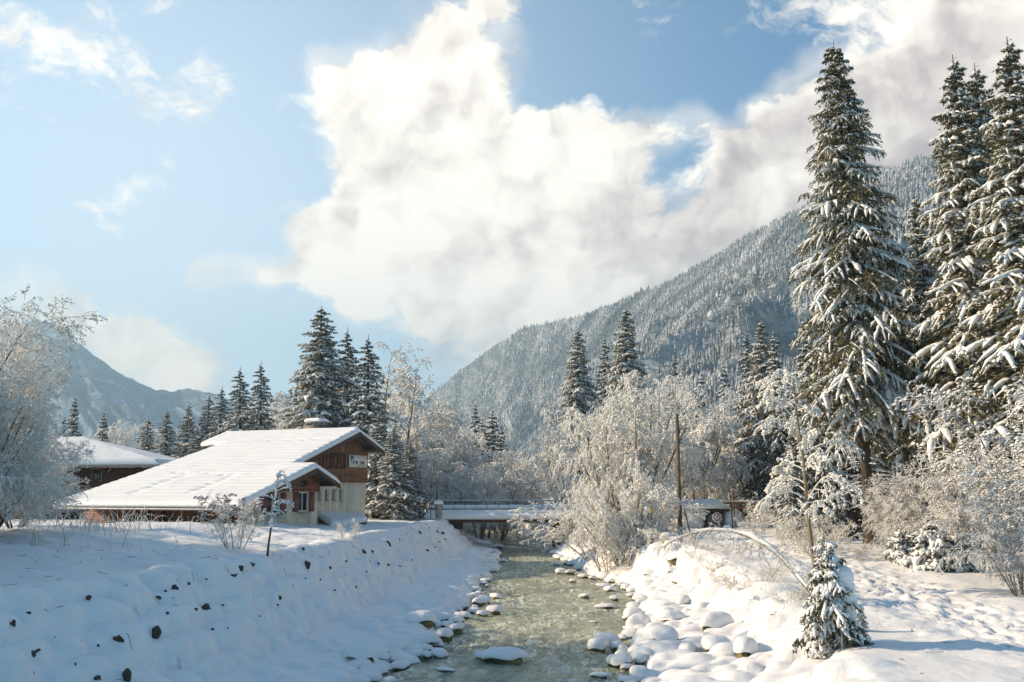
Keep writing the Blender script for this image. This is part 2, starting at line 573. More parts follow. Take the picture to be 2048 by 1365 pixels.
def vnoise(x, y):
    xi = np.floor(x).astype(int)
    yi = np.floor(y).astype(int)
    fx = x - xi
    fy = y - yi
    fx = fx * fx * (3 - 2 * fx)
    fy = fy * fy * (3 - 2 * fy)
    a = _perm[xi & 255, yi & 255]
    b = _perm[(xi + 1) & 255, yi & 255]
    c = _perm[xi & 255, (yi + 1) & 255]
    d = _perm[(xi + 1) & 255, (yi + 1) & 255]
    return (a * (1 - fx) + b * fx) * (1 - fy) + (c * (1 - fx) + d * fx) * fy - 0.5


def fbm(x, y, o=4, g=0.5):
    s = 0
    a = 1.0
    for i in range(o):
        s = s + a * vnoise(x * 2 ** i + 17.3 * i, y * 2 ** i + 5.1 * i)
        a *= g
    return s


def sstep(e0, e1, x):
    t = np.clip((x - e0) / (e1 - e0), 0, 1)
    return t * t * (3 - 2 * t)


# ------------------------------------------------------------------ terrain shape
def ip(Y, pts):
    return np.interp(Y, [p[0] for p in pts], [p[1] for p in pts])


TOE_L = [(5, -6.2), (18, -5.0), (26.5, -4.1), (32, -3.4), (38, -2.75), (45, -2.3), (52, -1.95), (76, -1.65), (100, -1.7), (130, -3.5), (200, -9)]
FOOT_L = [(5, -9.6), (18, -8.3), (23.4, -7.4), (36.5, -6.4), (60, -4.9), (87, -3.9), (93, -3.4), (130, -6), (200, -13)]
CREST_L = [(5, -13), (18, -11.8), (21.7, -11.1), (27, -9.9), (32, -9.1), (40, -8.4), (68, -7.6), (90, -6.0), (130, -9), (200, -16)]
TOE_R = [(5, 1.8), (18, 3.0), (26.5, 3.55), (35.5, 4.25), (44, 5.5), (52, 6.5), (58, 6.3), (64, 5.4), (76, 4.6), (87, 3.8), (100, 4.2), (130, 1.0), (200, -4)]
FOOT_R = [(5, 5.2), (18, 5.9), (27, 7.1), (41, 7.7), (50, 8.0), (58, 7.3), (64, 6.4), (76, 5.6), (87, 4.8), (100, 5.2), (130, 2.2), (200, -2)]
CREST_R = [(5, 6.2), (19, 7.0), (25.6, 8.2), (33.8, 9.2), (46, 9.9), (56.6, 9.2), (64, 8.6), (76, 7.6), (90, 6.6), (130, 4.5), (200, 0)]
ZR = [(5, 1.25), (20, 1.35), (27, 1.5), (34, 1.8), (46, 2.15), (60, 2.5), (75, 2.7), (100, 2.8), (300, 3), (2000, 6), (7000, 10)]


def ground(x, y):
    x = np.asarray(x, float)
    y = np.asarray(y, float)
    tl, fl, cl_ = ip(y, TOE_L), ip(y, FOOT_L), ip(y, CREST_L)
    tr, fr, cr = ip(y, TOE_R), ip(y, FOOT_R), ip(y, CREST_R)
    wob = 0.5 * fbm(x * 0.0 + 3.3, y * 0.45, 3) + 0.0
    tl = tl + wob * 0.9
    tr = tr + 0.7 * fbm(x * 0.0 + 9.3, y * 0.5, 3)
    far = sstep(140, 260, y)
    zr = ip(y, ZR)
    # left side
    z = np.full_like(x, -0.55)
    t = sstep(tl + 0.35, tl - 0.55, x)
    zl = -0.55 + t * 0.85
    t2 = np.clip((tl - 0.5 - x) / np.maximum(tl - 0.5 - fl, 0.3), 0, 1)
    zl = zl + t2 * 0.42
    t3 = np.clip((fl - x) / (fl - cl_), 0, 1)
    t3s = np.clip(np.minimum(t3 * 1.12 - 0.03, 1.0), 0, 1)
    t3s = t3s + 0.05 * np.exp(-((t3 - 0.97) / 0.10) ** 2)
    ztop = np.interp(y, [20, 60, 90], [2.75, 2.70, 2.72])
    zl = zl + t3s * (ztop - 0.72)
    t4 = sstep(0, 9, cl_ - x)
    zl = zl + t4 * np.interp(y, [10, 50, 62, 80], [0.72, 0.80, 0.35, 0.15])
    # right side
    s = sstep(tr - 0.35, tr + 0.5, x)
    zrr = -0.55 + s * 0.8
    s2 = np.clip((x - tr - 0.5) / np.maximum(fr - tr - 0.5, 0.3), 0, 1)
    zrr = zrr + s2 * 0.40
    s3 = np.clip((x - fr) / (cr - fr), 0, 1)
    s3s = s3 * s3 * (3 - 2 * s3)
    zrr = zrr + s3s * (zr - 0.65)
    mid = (tl + tr) / 2
    z = np.where(x < mid, zl, zrr)
    # undulation
    away = np.clip(np.minimum(np.abs(x - tl), np.abs(x - tr)) / 3, 0, 1)
    on = (x < tl) | (x > tr)
    z = z + on * away * (0.16 * fbm(x * 0.33, y * 0.33, 3) + 0.035 * fbm(x * 1.7, y * 1.7, 3))
    # snow lumps over boulders of the left embankment
    emb = on * np.exp(-((t3 - 0.5) / 0.42) ** 2) * (x < mid)
    z = z + emb * 0.20 * fbm(x * 1.15 + 40, y * 0.95, 3)
    # wind-blown ridges on the left plateau
    pl = sstep(0.0, 2.0, cl_ - x) * sstep(14, 9, cl_ - x)
    z = z + pl * 0.22 * fbm(x * 0.55 + 11, y * 0.8, 4)
    # trodden track on the right plateau
    tx = np.interp(y, [10, 24, 34, 45, 60], [14, 13.5, 13.0, 14.5, 12.0])
    band = np.exp(-((x - tx) / 2.0) ** 2) * (y < 75)
    z = z - band * 0.05 + band * 0.17 * fbm(x * 3.3, y * 2.4, 3, 0.75)
    edge = np.exp(-((x - tx - 2.6) / 0.5) ** 2) + np.exp(-((x - tx + 2.4) / 0.5) ** 2)
    z = z + edge * 0.07 * (y < 75)
    z = z * (1 - far) + far * ip(y, [(0, 2.5), (200, 2.5), (2500, 4), (9000, 8)])
    return z


def g1(x, y):
    return float(ground(np.array([x]), np.array([y]))[0])


def at(px, py, Y):
    a = (px - 1024) / F
    b = (682.5 - py) / F
    d = Vector((a, math.cos(PITCH) - b * math.sin(PITCH), math.sin(PITCH) + b * math.cos(PITCH)))
    return Vector((0, 0, H)) + d * (Y / d.y)


def hit(px, py, y0=8, y1=400):
    """where the sight line through a picture position meets the ground"""
    ys = np.geomspace(y0, y1, 1500)
    a = (px - 1024) / F
    b = (682.5 - py) / F
    dy = math.cos(PITCH) - b * math.sin(PITCH)
    dz = math.sin(PITCH) + b * math.cos(PITCH)
    xs = a / dy * ys
    zs = H + dz / dy * ys
    g = np.maximum(ground(xs, ys), 0.0)
    below = np.nonzero(zs < g)[0]
    i = below[0] if len(below) else len(ys) - 1
    return Vector((xs[i], ys[i], g[i]))


# ------------------------------------------------------------------ snow ground
xs_near = np.arange(-15.0, 15.0, 0.11)
xl = -15 - np.cumsum(np.geomspace(0.15, 330, 46))
xr = 15 + np.cumsum(np.geomspace(0.15, 330, 46))
XS = np.concatenate([xl[::-1], xs_near, xr])
ys = [4.0]
while ys[-1] < 115:
    ys.append(ys[-1] + max(0.10, ys[-1] * 0.0042))
step = 0.6
while ys[-1] < 2600:
    ys.append(ys[-1] + step)
    step *= 1.10
YS = np.array(ys)
GX, GY = np.meshgrid(XS, YS)
GZ = ground(GX, GY)


def stamp_domes(cx, cy, rx, ry, hh, ang, sharp=2.2):
    """raise snow pillows (boulders under snow) out of the height field"""
    for a_, b_, r1, r2, h_, an in zip(cx, cy, rx, ry, hh, ang):
        rm = max(r1, r2) * 1.15
        i0, i1 = np.searchsorted(YS, [b_ - rm, b_ + rm])
        j0, j1 = np.searchsorted(XS, [a_ - rm, a_ + rm])
        if i1 <= i0 or j1 <= j0: continue
        dx = GX[i0:i1, j0:j1] - a_
        dy = GY[i0:i1, j0:j1] - b_
        ca, sa = math.cos(an), math.sin(an)
        u = (dx * ca + dy * sa) / r1
        v = (-dx * sa + dy * ca) / r2
        q = np.abs(u) ** sharp + np.abs(v) ** sharp
        base = g1(a_, b_)
        dome = base + h_ * np.sqrt(np.clip(1 - q, 0, 1)) - 0.12 * h_
        sub = GZ[i0:i1, j0:j1]
        GZ[i0:i1, j0:j1] = np.where(q < 1, np.maximum(sub, sub * 0.25 + dome * 0.75), sub)


# boulders buried in snow on the right bank bench
n = 900
by = rng.uniform(12, 62, n)
tr_, fr_ = ip(by, TOE_R), ip(by, FOOT_R)
u_ = rng.random(n)
bx = tr_ + 0.1 + (fr_ - tr_ + 0.6) * u_
br = rng.uniform(0.22, 0.55, n) * (1 + 0.5 * (rng.random(n) < 0.08))
stamp_domes(bx, by, br, br * rng.uniform(0.6, 0.9, n), br * rng.uniform(0.45, 0.8, n), rng.uniform(-0.5, 0.5, n))
n = 420
by = rng.uniform(55, 92, n)
tr_, cr_ = ip(by, TOE_R), ip(by, CREST_R)
bx = tr_ - 0.1 + (cr_ - tr_) * rng.random(n)
br = rng.uniform(0.35, 0.9, n)
stamp_domes(bx, by, br, br * 0.8, br * rng.uniform(0.5, 0.9, n), rng.uniform(-0.5, 0.5, n))
# left bench, softer and only towards the water
n = 620
by = rng.uniform(14, 95, n)
tl_ = ip(by, TOE_L)
bx = tl_ - np.abs(rng.normal(0, 1.1, n))
br = rng.uniform(0.2, 0.5, n)
stamp_domes(bx, by, br, br * rng.uniform(0.6, 0.95, n), br * rng.uniform(0.35, 0.75, n), rng.uniform(-0.5, 0.5, n))
# right slope: soft flutes
n = 160
by = rng.uniform(14, 56, n)
bx = ip(by, FOOT_R) + (ip(by, CREST_R) - ip(by, FOOT_R)) * rng.uniform(0.1, 1.0, n)
stamp_domes(bx, by, rng.uniform(0.5, 1.0, n), rng.uniform(0.25, 0.5, n), rng.uniform(0.15, 0.32, n), rng.uniform(-0.3, 0.5, n))
# named pillows read off the photograph
for (px, py, wpx, hpx) in [(1460, 1315, 80, 34), (1523, 1312, 52, 26), (1315, 1200, 40, 22), (1345, 1260, 44, 20), (1500, 1345, 50, 22)]:
    p = hit(px, py)
    s_ = p.y / F
    stamp_domes([p.x], [p.y], [wpx * s_ * 0.5], [wpx * s_ * 0.36], [hpx * s_ * 1.15], [0.0], 3.0)

# snow brows above the rocks of the left embankment
ER = [(24, 1250, 16), (55, 1226, 14), (110, 1274, 9), (66, 1309, 20), (176, 1200, 16), (195, 1290, 9), (231, 1281, 30), (308, 1270, 36), (316, 1197, 14), (332, 1184, 12), (347, 1178, 22),
      (334, 1228, 13), (378, 1169, 9), (391, 1221, 10), (413, 1219, 20), (446, 1213, 10), (455, 1257, 9), (426, 1261, 10), (413, 1162, 7), (466, 1153, 14), (479, 1136, 16), (503, 1131, 14),
      (558, 1195, 12), (556, 1214, 7), (613, 1136, 18), (611, 1158, 9), (606, 1101, 12), (659, 1136, 9), (668, 1182, 7), (727, 1106, 15), (743, 1103, 11), (732, 1145, 9), (712, 1175, 6), (778, 1090, 18),
      (762, 1118, 7), (692, 1123, 8), (740, 1123, 9), (756, 1129, 7), (775, 1131, 8), (800, 1081, 7), (811, 1068, 8), (839, 1066, 11), (824, 1123, 6), (800, 1134, 6), (855, 1103, 6), (870, 1096, 7), (859, 1057, 7),
      (874, 1063, 8), (884, 1068, 8), (890, 1078, 8), (879, 1084, 6), (193, 1356, 20), (250, 1357, 34), (150, 1330, 10), (520, 1235, 7), (585, 1172, 7), (640, 1160, 7), (690, 1150, 7)]
for row_, t_ in enumerate((0.12, 0.34, 0.56, 0.78, 0.97)):
    y_ = 15.0
    while y_ < 92:
        r_ = rng.uniform(0.42, 0.72)
        fx_, cx_ = float(ip(y_, FOOT_L)), float(ip(y_, CREST_L))
        stamp_domes([fx_ + (cx_ - fx_) * (t_ + rng.normal(0, 0.03))], [y_], [r_ * 0.95], [r_ * 1.15], [r_ * rng.uniform(0.30, 0.55)], [rng.normal(0, .3)], 2.6)
        y_ += r_ * rng.uniform(1.7, 2.4)
n_er = 30
for _ in range(n_er):
    y_ = rng.uniform(18, 80)
    x_ = float(ip(y_, FOOT_L)) + (float(ip(y_, CREST_L)) - float(ip(y_, FOOT_L))) * rng.uniform(0.1, 0.95)
    r_ = rng.uniform(0.25, 0.6)
    stamp_domes([x_], [y_], [r_ * 1.3], [r_ * 1.6], [r_ * 0.5], [rng.normal(0, .4)], 2.2)



def press(cx, cy, r1, depth):
    for a_, b_, r_, d_ in zip(cx, cy, r1, depth):
        i0, i1 = np.searchsorted(YS, [b_ - 2.5 * r_, b_ + 2.5 * r_])
        j0, j1 = np.searchsorted(XS, [a_ - 2.5 * r_, a_ + 2.5 * r_])
        if i1 <= i0 or j1 <= j0: continue
        q = ((GX[i0:i1, j0:j1] - a_) ** 2 + (GY[i0:i1, j0:j1] - b_) ** 2) / (r_ * r_)
        GZ[i0:i1, j0:j1] -= d_ * np.exp(-q) - 0.35 * d_ * np.exp(-((np.sqrt(q) - 1.6) / 0.5) ** 2)


# footprints along the trodden track
n = 520
fy_ = rng.uniform(19, 60, n)
fx2 = np.interp(fy_, [10, 24, 34, 45, 60], [14, 13.5, 13.0, 14.5, 12.0]) + rng.normal(0, 1.3, n)
press(fx2, fy_, rng.uniform(0.10, 0.17, n), rng.uniform(0.03, 0.09, n))


def hgt(x, y):
    j = np.clip(np.searchsorted(XS, x) - 1, 0, len(XS) - 2)
    i = np.clip(np.searchsorted(YS, y) - 1, 0, len(YS) - 2)
    fx = (x - XS[j]) / (XS[j + 1] - XS[j])
    fy = (y - YS[i]) / (YS[i + 1] - YS[i])
    return (GZ[i, j] * (1 - fx) + GZ[i, j + 1] * fx) * (1 - fy) + (GZ[i + 1, j] * (1 - fx) + GZ[i + 1, j + 1] * fx) * fy


def hit_surface(px, py, y0=8, y1=150):
    ys_ = np.geomspace(y0, y1, 3000)
    a_ = (px - 1024) / F
    b_ = (682.5 - py) / F
    dy_ = math.cos(PITCH) - b_ * math.sin(PITCH)
    dz_ = math.sin(PITCH) + b_ * math.cos(PITCH)
    xs_ = a_ / dy_ * ys_
    zs_ = H + dz_ / dy_ * ys_
    g_ = hgt(xs_, ys_)
    k_ = np.nonzero(zs_ < g_)[0]
    k_ = k_[0] if len(k_) else len(ys_) - 1
    return Vector((xs_[k_], ys_[k_], g_[k_]))


# snow brows over the rocks, then the rocks' own places
for (px, py, wpx) in ER:
    p = hit_surface(px, py)
    r_ = wpx * p.y / F
    stamp_domes([p.x - 0.85 * r_], [p.y + 0.35 * r_], [r_ * 1.1], [r_ * 1.2], [r_ * 0.75], [0.0], 2.2)
EH = []
for (px, py, wpx) in ER:
    p = hit_surface(px, py)
    EH.append((p, max(wpx, 7) * p.y / F * 0.62))

ny, nx = GX.shape
idx = np.arange(ny * nx).reshape(ny, nx)
Q = np.stack([idx[:-1, :-1], idx[:-1, 1:], idx[1:, 1:], idx[1:, :-1]], axis=-1).reshape(-1, 4)
gme = mesh_from('snow_ground', np.stack([GX, GY, GZ], -1).reshape(-1, 3), [Q], M['snow'], True)
tag(link('snow_ground', gme), 'snow covered banks, meadow and track on both sides of the river', kind='structure')

# ------------------------------------------------------------------ river
wx = np.arange(-9.5, 12.0, 0.14)
wy = [4.0]
while wy[-1] < 260:
    wy.append(wy[-1] + max(0.12, wy[-1] * 0.006))
wy = np.array(wy)
WX, WY = np.meshgrid(wx, wy)
WX = WX + np.interp(WY, [0, 100, 130, 200, 260], [0, 0, -1.5, -6.5, -10])
WZ = 0.15 * fbm(WX * 1.1, WY * 0.6, 5, 0.62) + 0.06 * fbm(WX * 0.25 + 5, WY * 0.2, 2)
ny, nx = WX.shape
idx = np.arange(ny * nx).reshape(ny, nx)
Q = np.stack([idx[:-1, :-1], idx[:-1, 1:], idx[1:, 1:], idx[1:, :-1]], axis=-1).reshape(-1, 4)
rme = mesh_from('river', np.stack([WX, WY, WZ], -1).reshape(-1, 3), [Q], M['water'], True)
tag(link('river', rme), 'shallow green mountain river running between the snowy banks', kind='structure')


# ------------------------------------------------------------------ mountains
def loft(name, ridge, foot, nu, nv, amp, seed, mat, gully=14.0):
    """mountain flank between a ridge line and a foot line, with gullies running downhill"""
    u = np.linspace(0, 1, nu)
    v = np.linspace(0, 1, nv)
    rp = np.array([list(p) for p in ridge])
    fp = np.array([list(p) for p in foot])
    ur = np.linspace(0, 1, len(rp))
    uf = np.linspace(0, 1, len(fp))
    Rg = np.stack([np.interp(u, ur, rp[:, k]) for k in range(3)], -1)
    Fg = np.stack([np.interp(u, uf, fp[:, k]) for k in range(3)], -1)
    Vv = v[:, None, None]
    prof = Vv ** 1.0
    P = Rg[None] * (1 - prof) + Fg[None] * prof
    across = Fg - Rg
    along = np.gradient(Rg, axis=0)
    nrm = unit(np.cross(along, across))
    nrm = np.where(nrm[:, 2:3] < 0, -nrm, nrm)
    uu, vv = np.meshgrid(u, v)
    r1 = 1 - 2 * np.abs(fbm(uu * gully + seed, vv * 2.0 + seed, 4, 0.55))
    r2 = fbm(uu * gully * 2.5 + seed * 2, vv * 7, 4, 0.55)
    d = amp * (0.75 * (r1 - 0.75) + 0.5 * r2) * np.minimum(1, 0.02 + vv * 1.6) * np.minimum(1, (1 - vv) * 4 + 0.05)
    P = P + nrm[None] * d[..., None]
    P[0] = Rg
    P[0, :, 2] += amp * 0.10 * fbm(u * 60 + seed, u * 0, 3)
    me_idx = np.arange(nu * nv).reshape(nv, nu)
    Qm = np.stack([me_idx[:-1, :-1], me_idx[:-1, 1:], me_idx[1:, 1:], me_idx[1:, :-1]], axis=-1).reshape(-1, 4)
    me = mesh_from(name, P.reshape(-1, 3), [Qm], mat, True)
    return me, P


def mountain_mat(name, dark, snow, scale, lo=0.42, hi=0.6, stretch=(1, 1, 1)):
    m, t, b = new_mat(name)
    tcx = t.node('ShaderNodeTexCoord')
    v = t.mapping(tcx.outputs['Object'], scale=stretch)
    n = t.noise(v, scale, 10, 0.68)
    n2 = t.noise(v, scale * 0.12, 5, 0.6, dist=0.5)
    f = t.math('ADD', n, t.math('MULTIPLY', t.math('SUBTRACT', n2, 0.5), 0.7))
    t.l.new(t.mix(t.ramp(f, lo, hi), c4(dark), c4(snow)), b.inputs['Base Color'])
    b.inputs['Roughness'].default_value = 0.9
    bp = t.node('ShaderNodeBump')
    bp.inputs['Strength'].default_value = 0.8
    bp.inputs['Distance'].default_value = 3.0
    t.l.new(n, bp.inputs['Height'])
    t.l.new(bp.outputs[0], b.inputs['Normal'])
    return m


M['mountain_r'] = mountain_mat('wooded_snow_slope', (0.10, 0.12, 0.12), (0.52, 0.54, 0.55), 0.05, 0.40, 0.75)
M['mountain_l'] = mountain_mat('haze_blue_snow_slope', (0.05, 0.085, 0.125), (0.42, 0.50, 0.60), 0.11, 0.40, 0.78)  # blue of the distant haze is mixed into both ground and snow colours

RIDGE_R = [(800, 850, 2600), (865, 788, 2350), (960, 712, 2080), (1050, 655, 1880), (1150, 635, 1750), (1250, 600, 1620), (1330, 570, 1500), (1420, 520, 1380),
           (1500, 473, 1280), (1590, 425, 1180), (1700, 375, 1100), (1800, 335, 1040), (1950, 290, 960), (2150, 240, 880), (2500, 150, 780)]
ridge = [at(*p) for p in RIDGE_R]
foot = []
for i, p in enumerate(ridge):
    s_ = i / (len(ridge) - 1)
    yy = 2500 * (1 - s_) ** 1.2 + 170 * s_
    xx = -60 + 130 * s_ ** 1.2 - 140 * (1 - s_) ** 3
    foot.append((xx, yy, 1.0))
me, PR = loft('mountain', ridge, foot, 420, 150, 52.0, 3.7, M['mountain_r'])
tag(link('mountain', me), 'steep wooded mountain flank rising to the right under the cloud', kind='structure')

RIDGE_L = [(-500, 700, 5200), (-250, 700, 5000), (-60, 670, 4900), (60, 640, 4800), (110, 645, 4800), (150, 682, 4700), (190, 712, 4700), (235, 745, 4650), (270, 762, 4600),
           (310, 780, 4600), (345, 783, 4600), (372, 776, 4600), (400, 783, 4550), (440, 792, 4500), (480, 808, 4500), (560, 850, 4400), (700, 900, 4300), (860, 960, 4200)]
RIDGE_L = [(p_[0], p_[1], p_[2] * 0.55) for p_ in RIDGE_L]
ridge = [at(*p) for p in RIDGE_L]
foot = [(p.x * 0.62 + 130, 1600 + i * 22, 2.0) for i, p in enumerate(ridge)]
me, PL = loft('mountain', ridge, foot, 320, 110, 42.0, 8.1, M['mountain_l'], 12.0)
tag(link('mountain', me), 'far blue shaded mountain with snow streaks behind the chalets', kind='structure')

# conifers clothing the right flank: a far-off wood that reads as one mass
nT = 70000
uu = rng.random(nT * 2)
vv = rng.random(nT * 2) ** 0.85
iu = uu * (PR.shape[1] - 1.001)
iv = vv * (PR.shape[0] - 1.001)
i0, j0 = iv.astype(int), iu.astype(int)
fv, fu = (iv - i0)[:, None], (iu - j0)[:, None]
PT = (PR[i0, j0] * (1 - fv) * (1 - fu) + PR[i0 + 1, j0] * fv * (1 - fu) + PR[i0, j0 + 1] * (1 - fv) * fu + PR[i0 + 1, j0 + 1] * fv * fu)
dist = PT[:, 1]
keep = rng.random(len(PT)) < np.clip((dist / 1300) ** 1.0, 0.35, 1.0)
clear = fbm(uu * 38 + 2, vv * 4 + 7, 3) > 0.62
keep &= ~clear
PT = PT[keep][:nT]


def low_conifers(P, hgt, sides=5, tiers=3, seed=1):
    r_ = np.random.default_rng(seed)
    N = len(P)
    Vs = []
    F3 = []
    per = tiers * (sides + 1)
    V = np.zeros((N, per, 3))
    for k in range(tiers):
        z0 = (0.08 + 0.36 * k) * hgt
        z1 = (0.62 + 0.38 * k) * hgt
        rad = hgt * (0.19 - 0.05 * k) * r_.uniform(0.8, 1.25, N)
        ang = r_.random(N)[:, None] * 6.28 + np.arange(sides)[None] / sides * 6.2832
        jag = r_.uniform(0.55, 1.15, (N, sides))
        V[:, k * (sides + 1):k * (sides + 1) + sides, 0] = np.cos(ang) * rad[:, None] * jag
        V[:, k * (sides + 1):k * (sides + 1) + sides, 1] = np.sin(ang) * rad[:, None] * jag
        V[:, k * (sides + 1):k * (sides + 1) + sides, 2] = z0[:, None] + r_.uniform(-0.04, 0.04, (N, sides)) * hgt[:, None]
        V[:, k * (sides + 1) + sides, 2] = z1
        for s_ in range(sides):
            F3.append([k * (sides + 1) + s_, k * (sides + 1) + (s_ + 1) % sides, k * (sides + 1) + sides])
    V += P[:, None, :]
    F3 = (np.array(F3)[None] + (np.arange(N) * per)[:, None, None]).reshape(-1, 3)
    return V.reshape(-1, 3), F3


hg = rng.uniform(5, 10, len(PT)) * (1 + 0.5 * np.clip(fbm(PT[:, 0] * 0.02, PT[:, 1] * 0.01, 3), -0.6, 0.9))
V, F3 = low_conifers(PT - np.array([0, 0, 1.0]), hg, 5, 2)
me = mesh_from('conifer_wood', V, [F3], M['far_conifer'])
tag(link('conifer_wood', me), 'snow dusted conifer wood covering the mountain flank', kind='stuff')

# air: closed box of thin haze round the whole scene
HAZE_TOP = 12 + max(float(PR[..., 2].max()) + 18, float(PL[..., 2].max()))
hz = MB().box((0, 1470, (HAZE_TOP - 4) / 2), (5000, 3060, HAZE_TOP + 4))
hm = bpy.data.materials.new('haze')
hm.use_nodes = True
ht = NT(hm.node_tree)
ht.n.clear()
ho = ht.node('ShaderNodeOutputMaterial')
pv = ht.node('ShaderNodeVolumePrincipled')
pv.inputs['Color'].default_value = (0.52, 0.78, 1.0, 1)
pv.inputs['Density'].default_value = 0.00032
pv.inputs['Anisotropy'].default_value = 0.2
ht.l.new(pv.outputs[0], ho.inputs['Volume'])
HAZE = True
if HAZE:
    hob = link('haze', hz.mesh('haze', hm))
    tag(hob, 'thin pale haze filling the valley air', kind='stuff')


# ------------------------------------------------------------------ spruces
def spruce_meshes(seed, Ht, Rm, bare=0.12, gap=0.5, nb=6, ntw=8, needles=14, nsize=0.2, snow=0.5, droop=0.5, nmat='needles', rings=5, sides=5, shape=0.9,
                  snow_r=0.105, lumps=2.0):
    r_ = np.random.default_rng(seed)
    # trunk
    K = 14
    s = np.linspace(0, 1, K)
    wob = np.cumsum(r_.normal(0, 0.0025 * Ht, (K, 2)), axis=0) * 0.6
    wob -= wob[0]
    tp = np.stack([wob[:, 0], wob[:, 1], s * Ht], -1)
    trad = 0.0115 * Ht * (1 - s) ** 0.8 + 0.012
    trad[0] *= 1.35
    tv, tq = tubes(tp[None], trad[None], 9)
    trunk_me = mesh_from('spruce_trunk', tv, [tq], M['bark'], True)
    # branches
    zz, az, L = [], [], []
    z = bare * Ht
    while z < Ht * 0.985:
        f = (z / Ht - bare) / (1 - bare)
        Lm = Rm * min(1.0, (1 - f) ** shape * 1.08 + 0.015) * (0.55 + 0.45 * min(1, f / 0.12))
        k = nb if f < 0.85 else max(3, nb - 2)
        a0 = r_.random() * 6.28
        for i in range(k):
            zz.append(z + r_.normal(0, gap * 0.25))
            az.append(a0 + i / k * 6.2832 + r_.normal(0, 0.28))
            L.append(max(0.14, Lm * r_.choice([r_.uniform(0.45, 0.8), r_.uniform(0.8, 1.15)])))
        z += gap * (0.55 + 0.6 * (1 - f)) * r_.uniform(0.85, 1.15)
    zz, az, L = np.array(zz), np.array(az), np.array(L)
    N = len(zz)
    f = np.clip((zz / Ht - bare) / (1 - bare), 0, 1)
    Kb = 7
    sb = np.linspace(0, 1, Kb)
    a = -0.10 + 0.55 * f ** 1.5 + r_.normal(0, 0.08, N)
    b = droop * (1 - 0.35 * f) + r_.normal(0, 0.07, N)
    tx = np.interp(zz, tp[:, 2], tp[:, 0])
    ty = np.interp(zz, tp[:, 2], tp[:, 1])
    curl = r_.normal(0, 0.12, N)
    ang = az[:, None] + curl[:, None] * sb[None] ** 2
    BP = np.empty((N, Kb, 3))
    BP[..., 0] = tx[:, None] + np.cos(ang) * L[:, None] * sb[None]
    BP[..., 1] = ty[:, None] + np.sin(ang) * L[:, None] * sb[None]
    BP[..., 2] = zz[:, None] + L[:, None] * (a[:, None] * sb - b[:, None] * sb ** 1.6 + 0.16 * b[:, None] * sb ** 5)
    BR = (0.008 + 0.014 * L[:, None]) * (1.05 - 0.85 * sb[None])
    bv, bq = tubes(BP, BR, 3)
    # twigs
    tP, tD, tL, tB = [], [], [], []
    sj = np.linspace(0.22, 0.97, ntw)
    for j, s0 in enumerate(sj):
        ss = np.clip(s0 + r_.normal(0, 0.03, N), 0.1, 0.99)
        ii = ss * (Kb - 1)
        i0 = np.minimum(ii.astype(int), Kb - 2)
        fr = (ii - i0)[:, None]
        p = BP[np.arange(N), i0] * (1 - fr) + BP[np.arange(N), i0 + 1] * fr
        d = unit(BP[np.arange(N), i0 + 1] - BP[np.arange(N), i0])
        side = unit(np.cross(d, [0, 0, 1.0]))
        sg = (1 if j % 2 else -1)
        am = r_.uniform(0.6, 1.1, N)[:, None]
        dd = unit(d * np.cos(am) + sg * side * np.sin(am))
        ln = L * (0.36 * (1 - ss) ** 0.6 + 0.13) * r_.uniform(0.7, 1.25, N) * min(1, 8 / ntw * 1.0 + 0.2)
        tP.append(p); tD.append(dd); tL.append(ln); tB.append(np.arange(N))
    # the branch tip itself
    tP.append(BP[:, -2]); tD.append(unit(BP[:, -1] - BP[:, -2])); tL.append(L * 0.24); tB.append(np.arange(N))
    tP, tD, tL, tB = np.concatenate(tP), np.concatenate(tD), np.concatenate(tL), np.concatenate(tB)
    ok = tL > 0.07
    tP, tD, tL, tB = tP[ok], tD[ok], tL[ok], tB[ok]
    NT_ = len(tP)
    Kt = rings
    st = np.linspace(0, 1, Kt)
    dr = r_.uniform(0.25, 0.95, NT_)
    TP = tP[:, None, :] + tD[:, None, :] * (tL[:, None] * st[None])[..., None]
    TP[..., 2] -= (tL * dr)[:, None] * st[None] ** 1.8
    # needles hang round branch outer halves and twigs as small tufts
    cnt = NT_ * needles
    it = np.repeat(np.arange(NT_), needles)
    sn = r_.random(cnt) * (Kt - 1.001)
    i0 = sn.astype(int)
    fr = (sn - i0)[:, None]
    c = TP[it, i0] * (1 - fr) + TP[it, i0 + 1] * fr
    sz = nsize * r_.uniform(0.6, 1.3, cnt) * np.clip(tL[it] / (0.25 * Rm), 0.45, 1.2)
    dirv = unit(tD[it] * 0.7 + r_.normal(0, 0.65, (cnt, 3)) + np.array([0, 0, -0.75]))
    sd_ = unit(np.cross(dirv, r_.normal(0, 1, (cnt, 3))))
    c = c + r_.normal(0, 0.22, (cnt, 3)) * sz[:, None] - np.array([0, 0, 1]) * (0.2 * sz)[:, None]
    w = (sz * 0.26)[:, None]
    A = c - sd_ * w
    B = c + sd_ * w
    C = c + dirv * sz[:, None]
    NV = np.stack([A, B, C], 1).reshape(-1, 3)
    NF = np.arange(cnt * 3).reshape(-1, 3)
    fol = mesh_from('spruce_foliage', np.vstack([bv, NV]), [bq, NF + len(bv)], [M[nmat], M['bark']],
                    mat_idx=np.concatenate([np.ones(len(bq)), np.zeros(len(NF))]))
    # snow loads: along the branches and on the twigs, uneven
    load = np.where(r_.random(N) < 0.38, r_.uniform(0.0, 0.35, N), r_.uniform(0.9, 1.9, N))
    keepb = r_.random(N) < (snow + 0.25) * np.clip(load, 0.25, 1.2)
    SP = BP[keepb].copy()
    Lb = L[keepb]
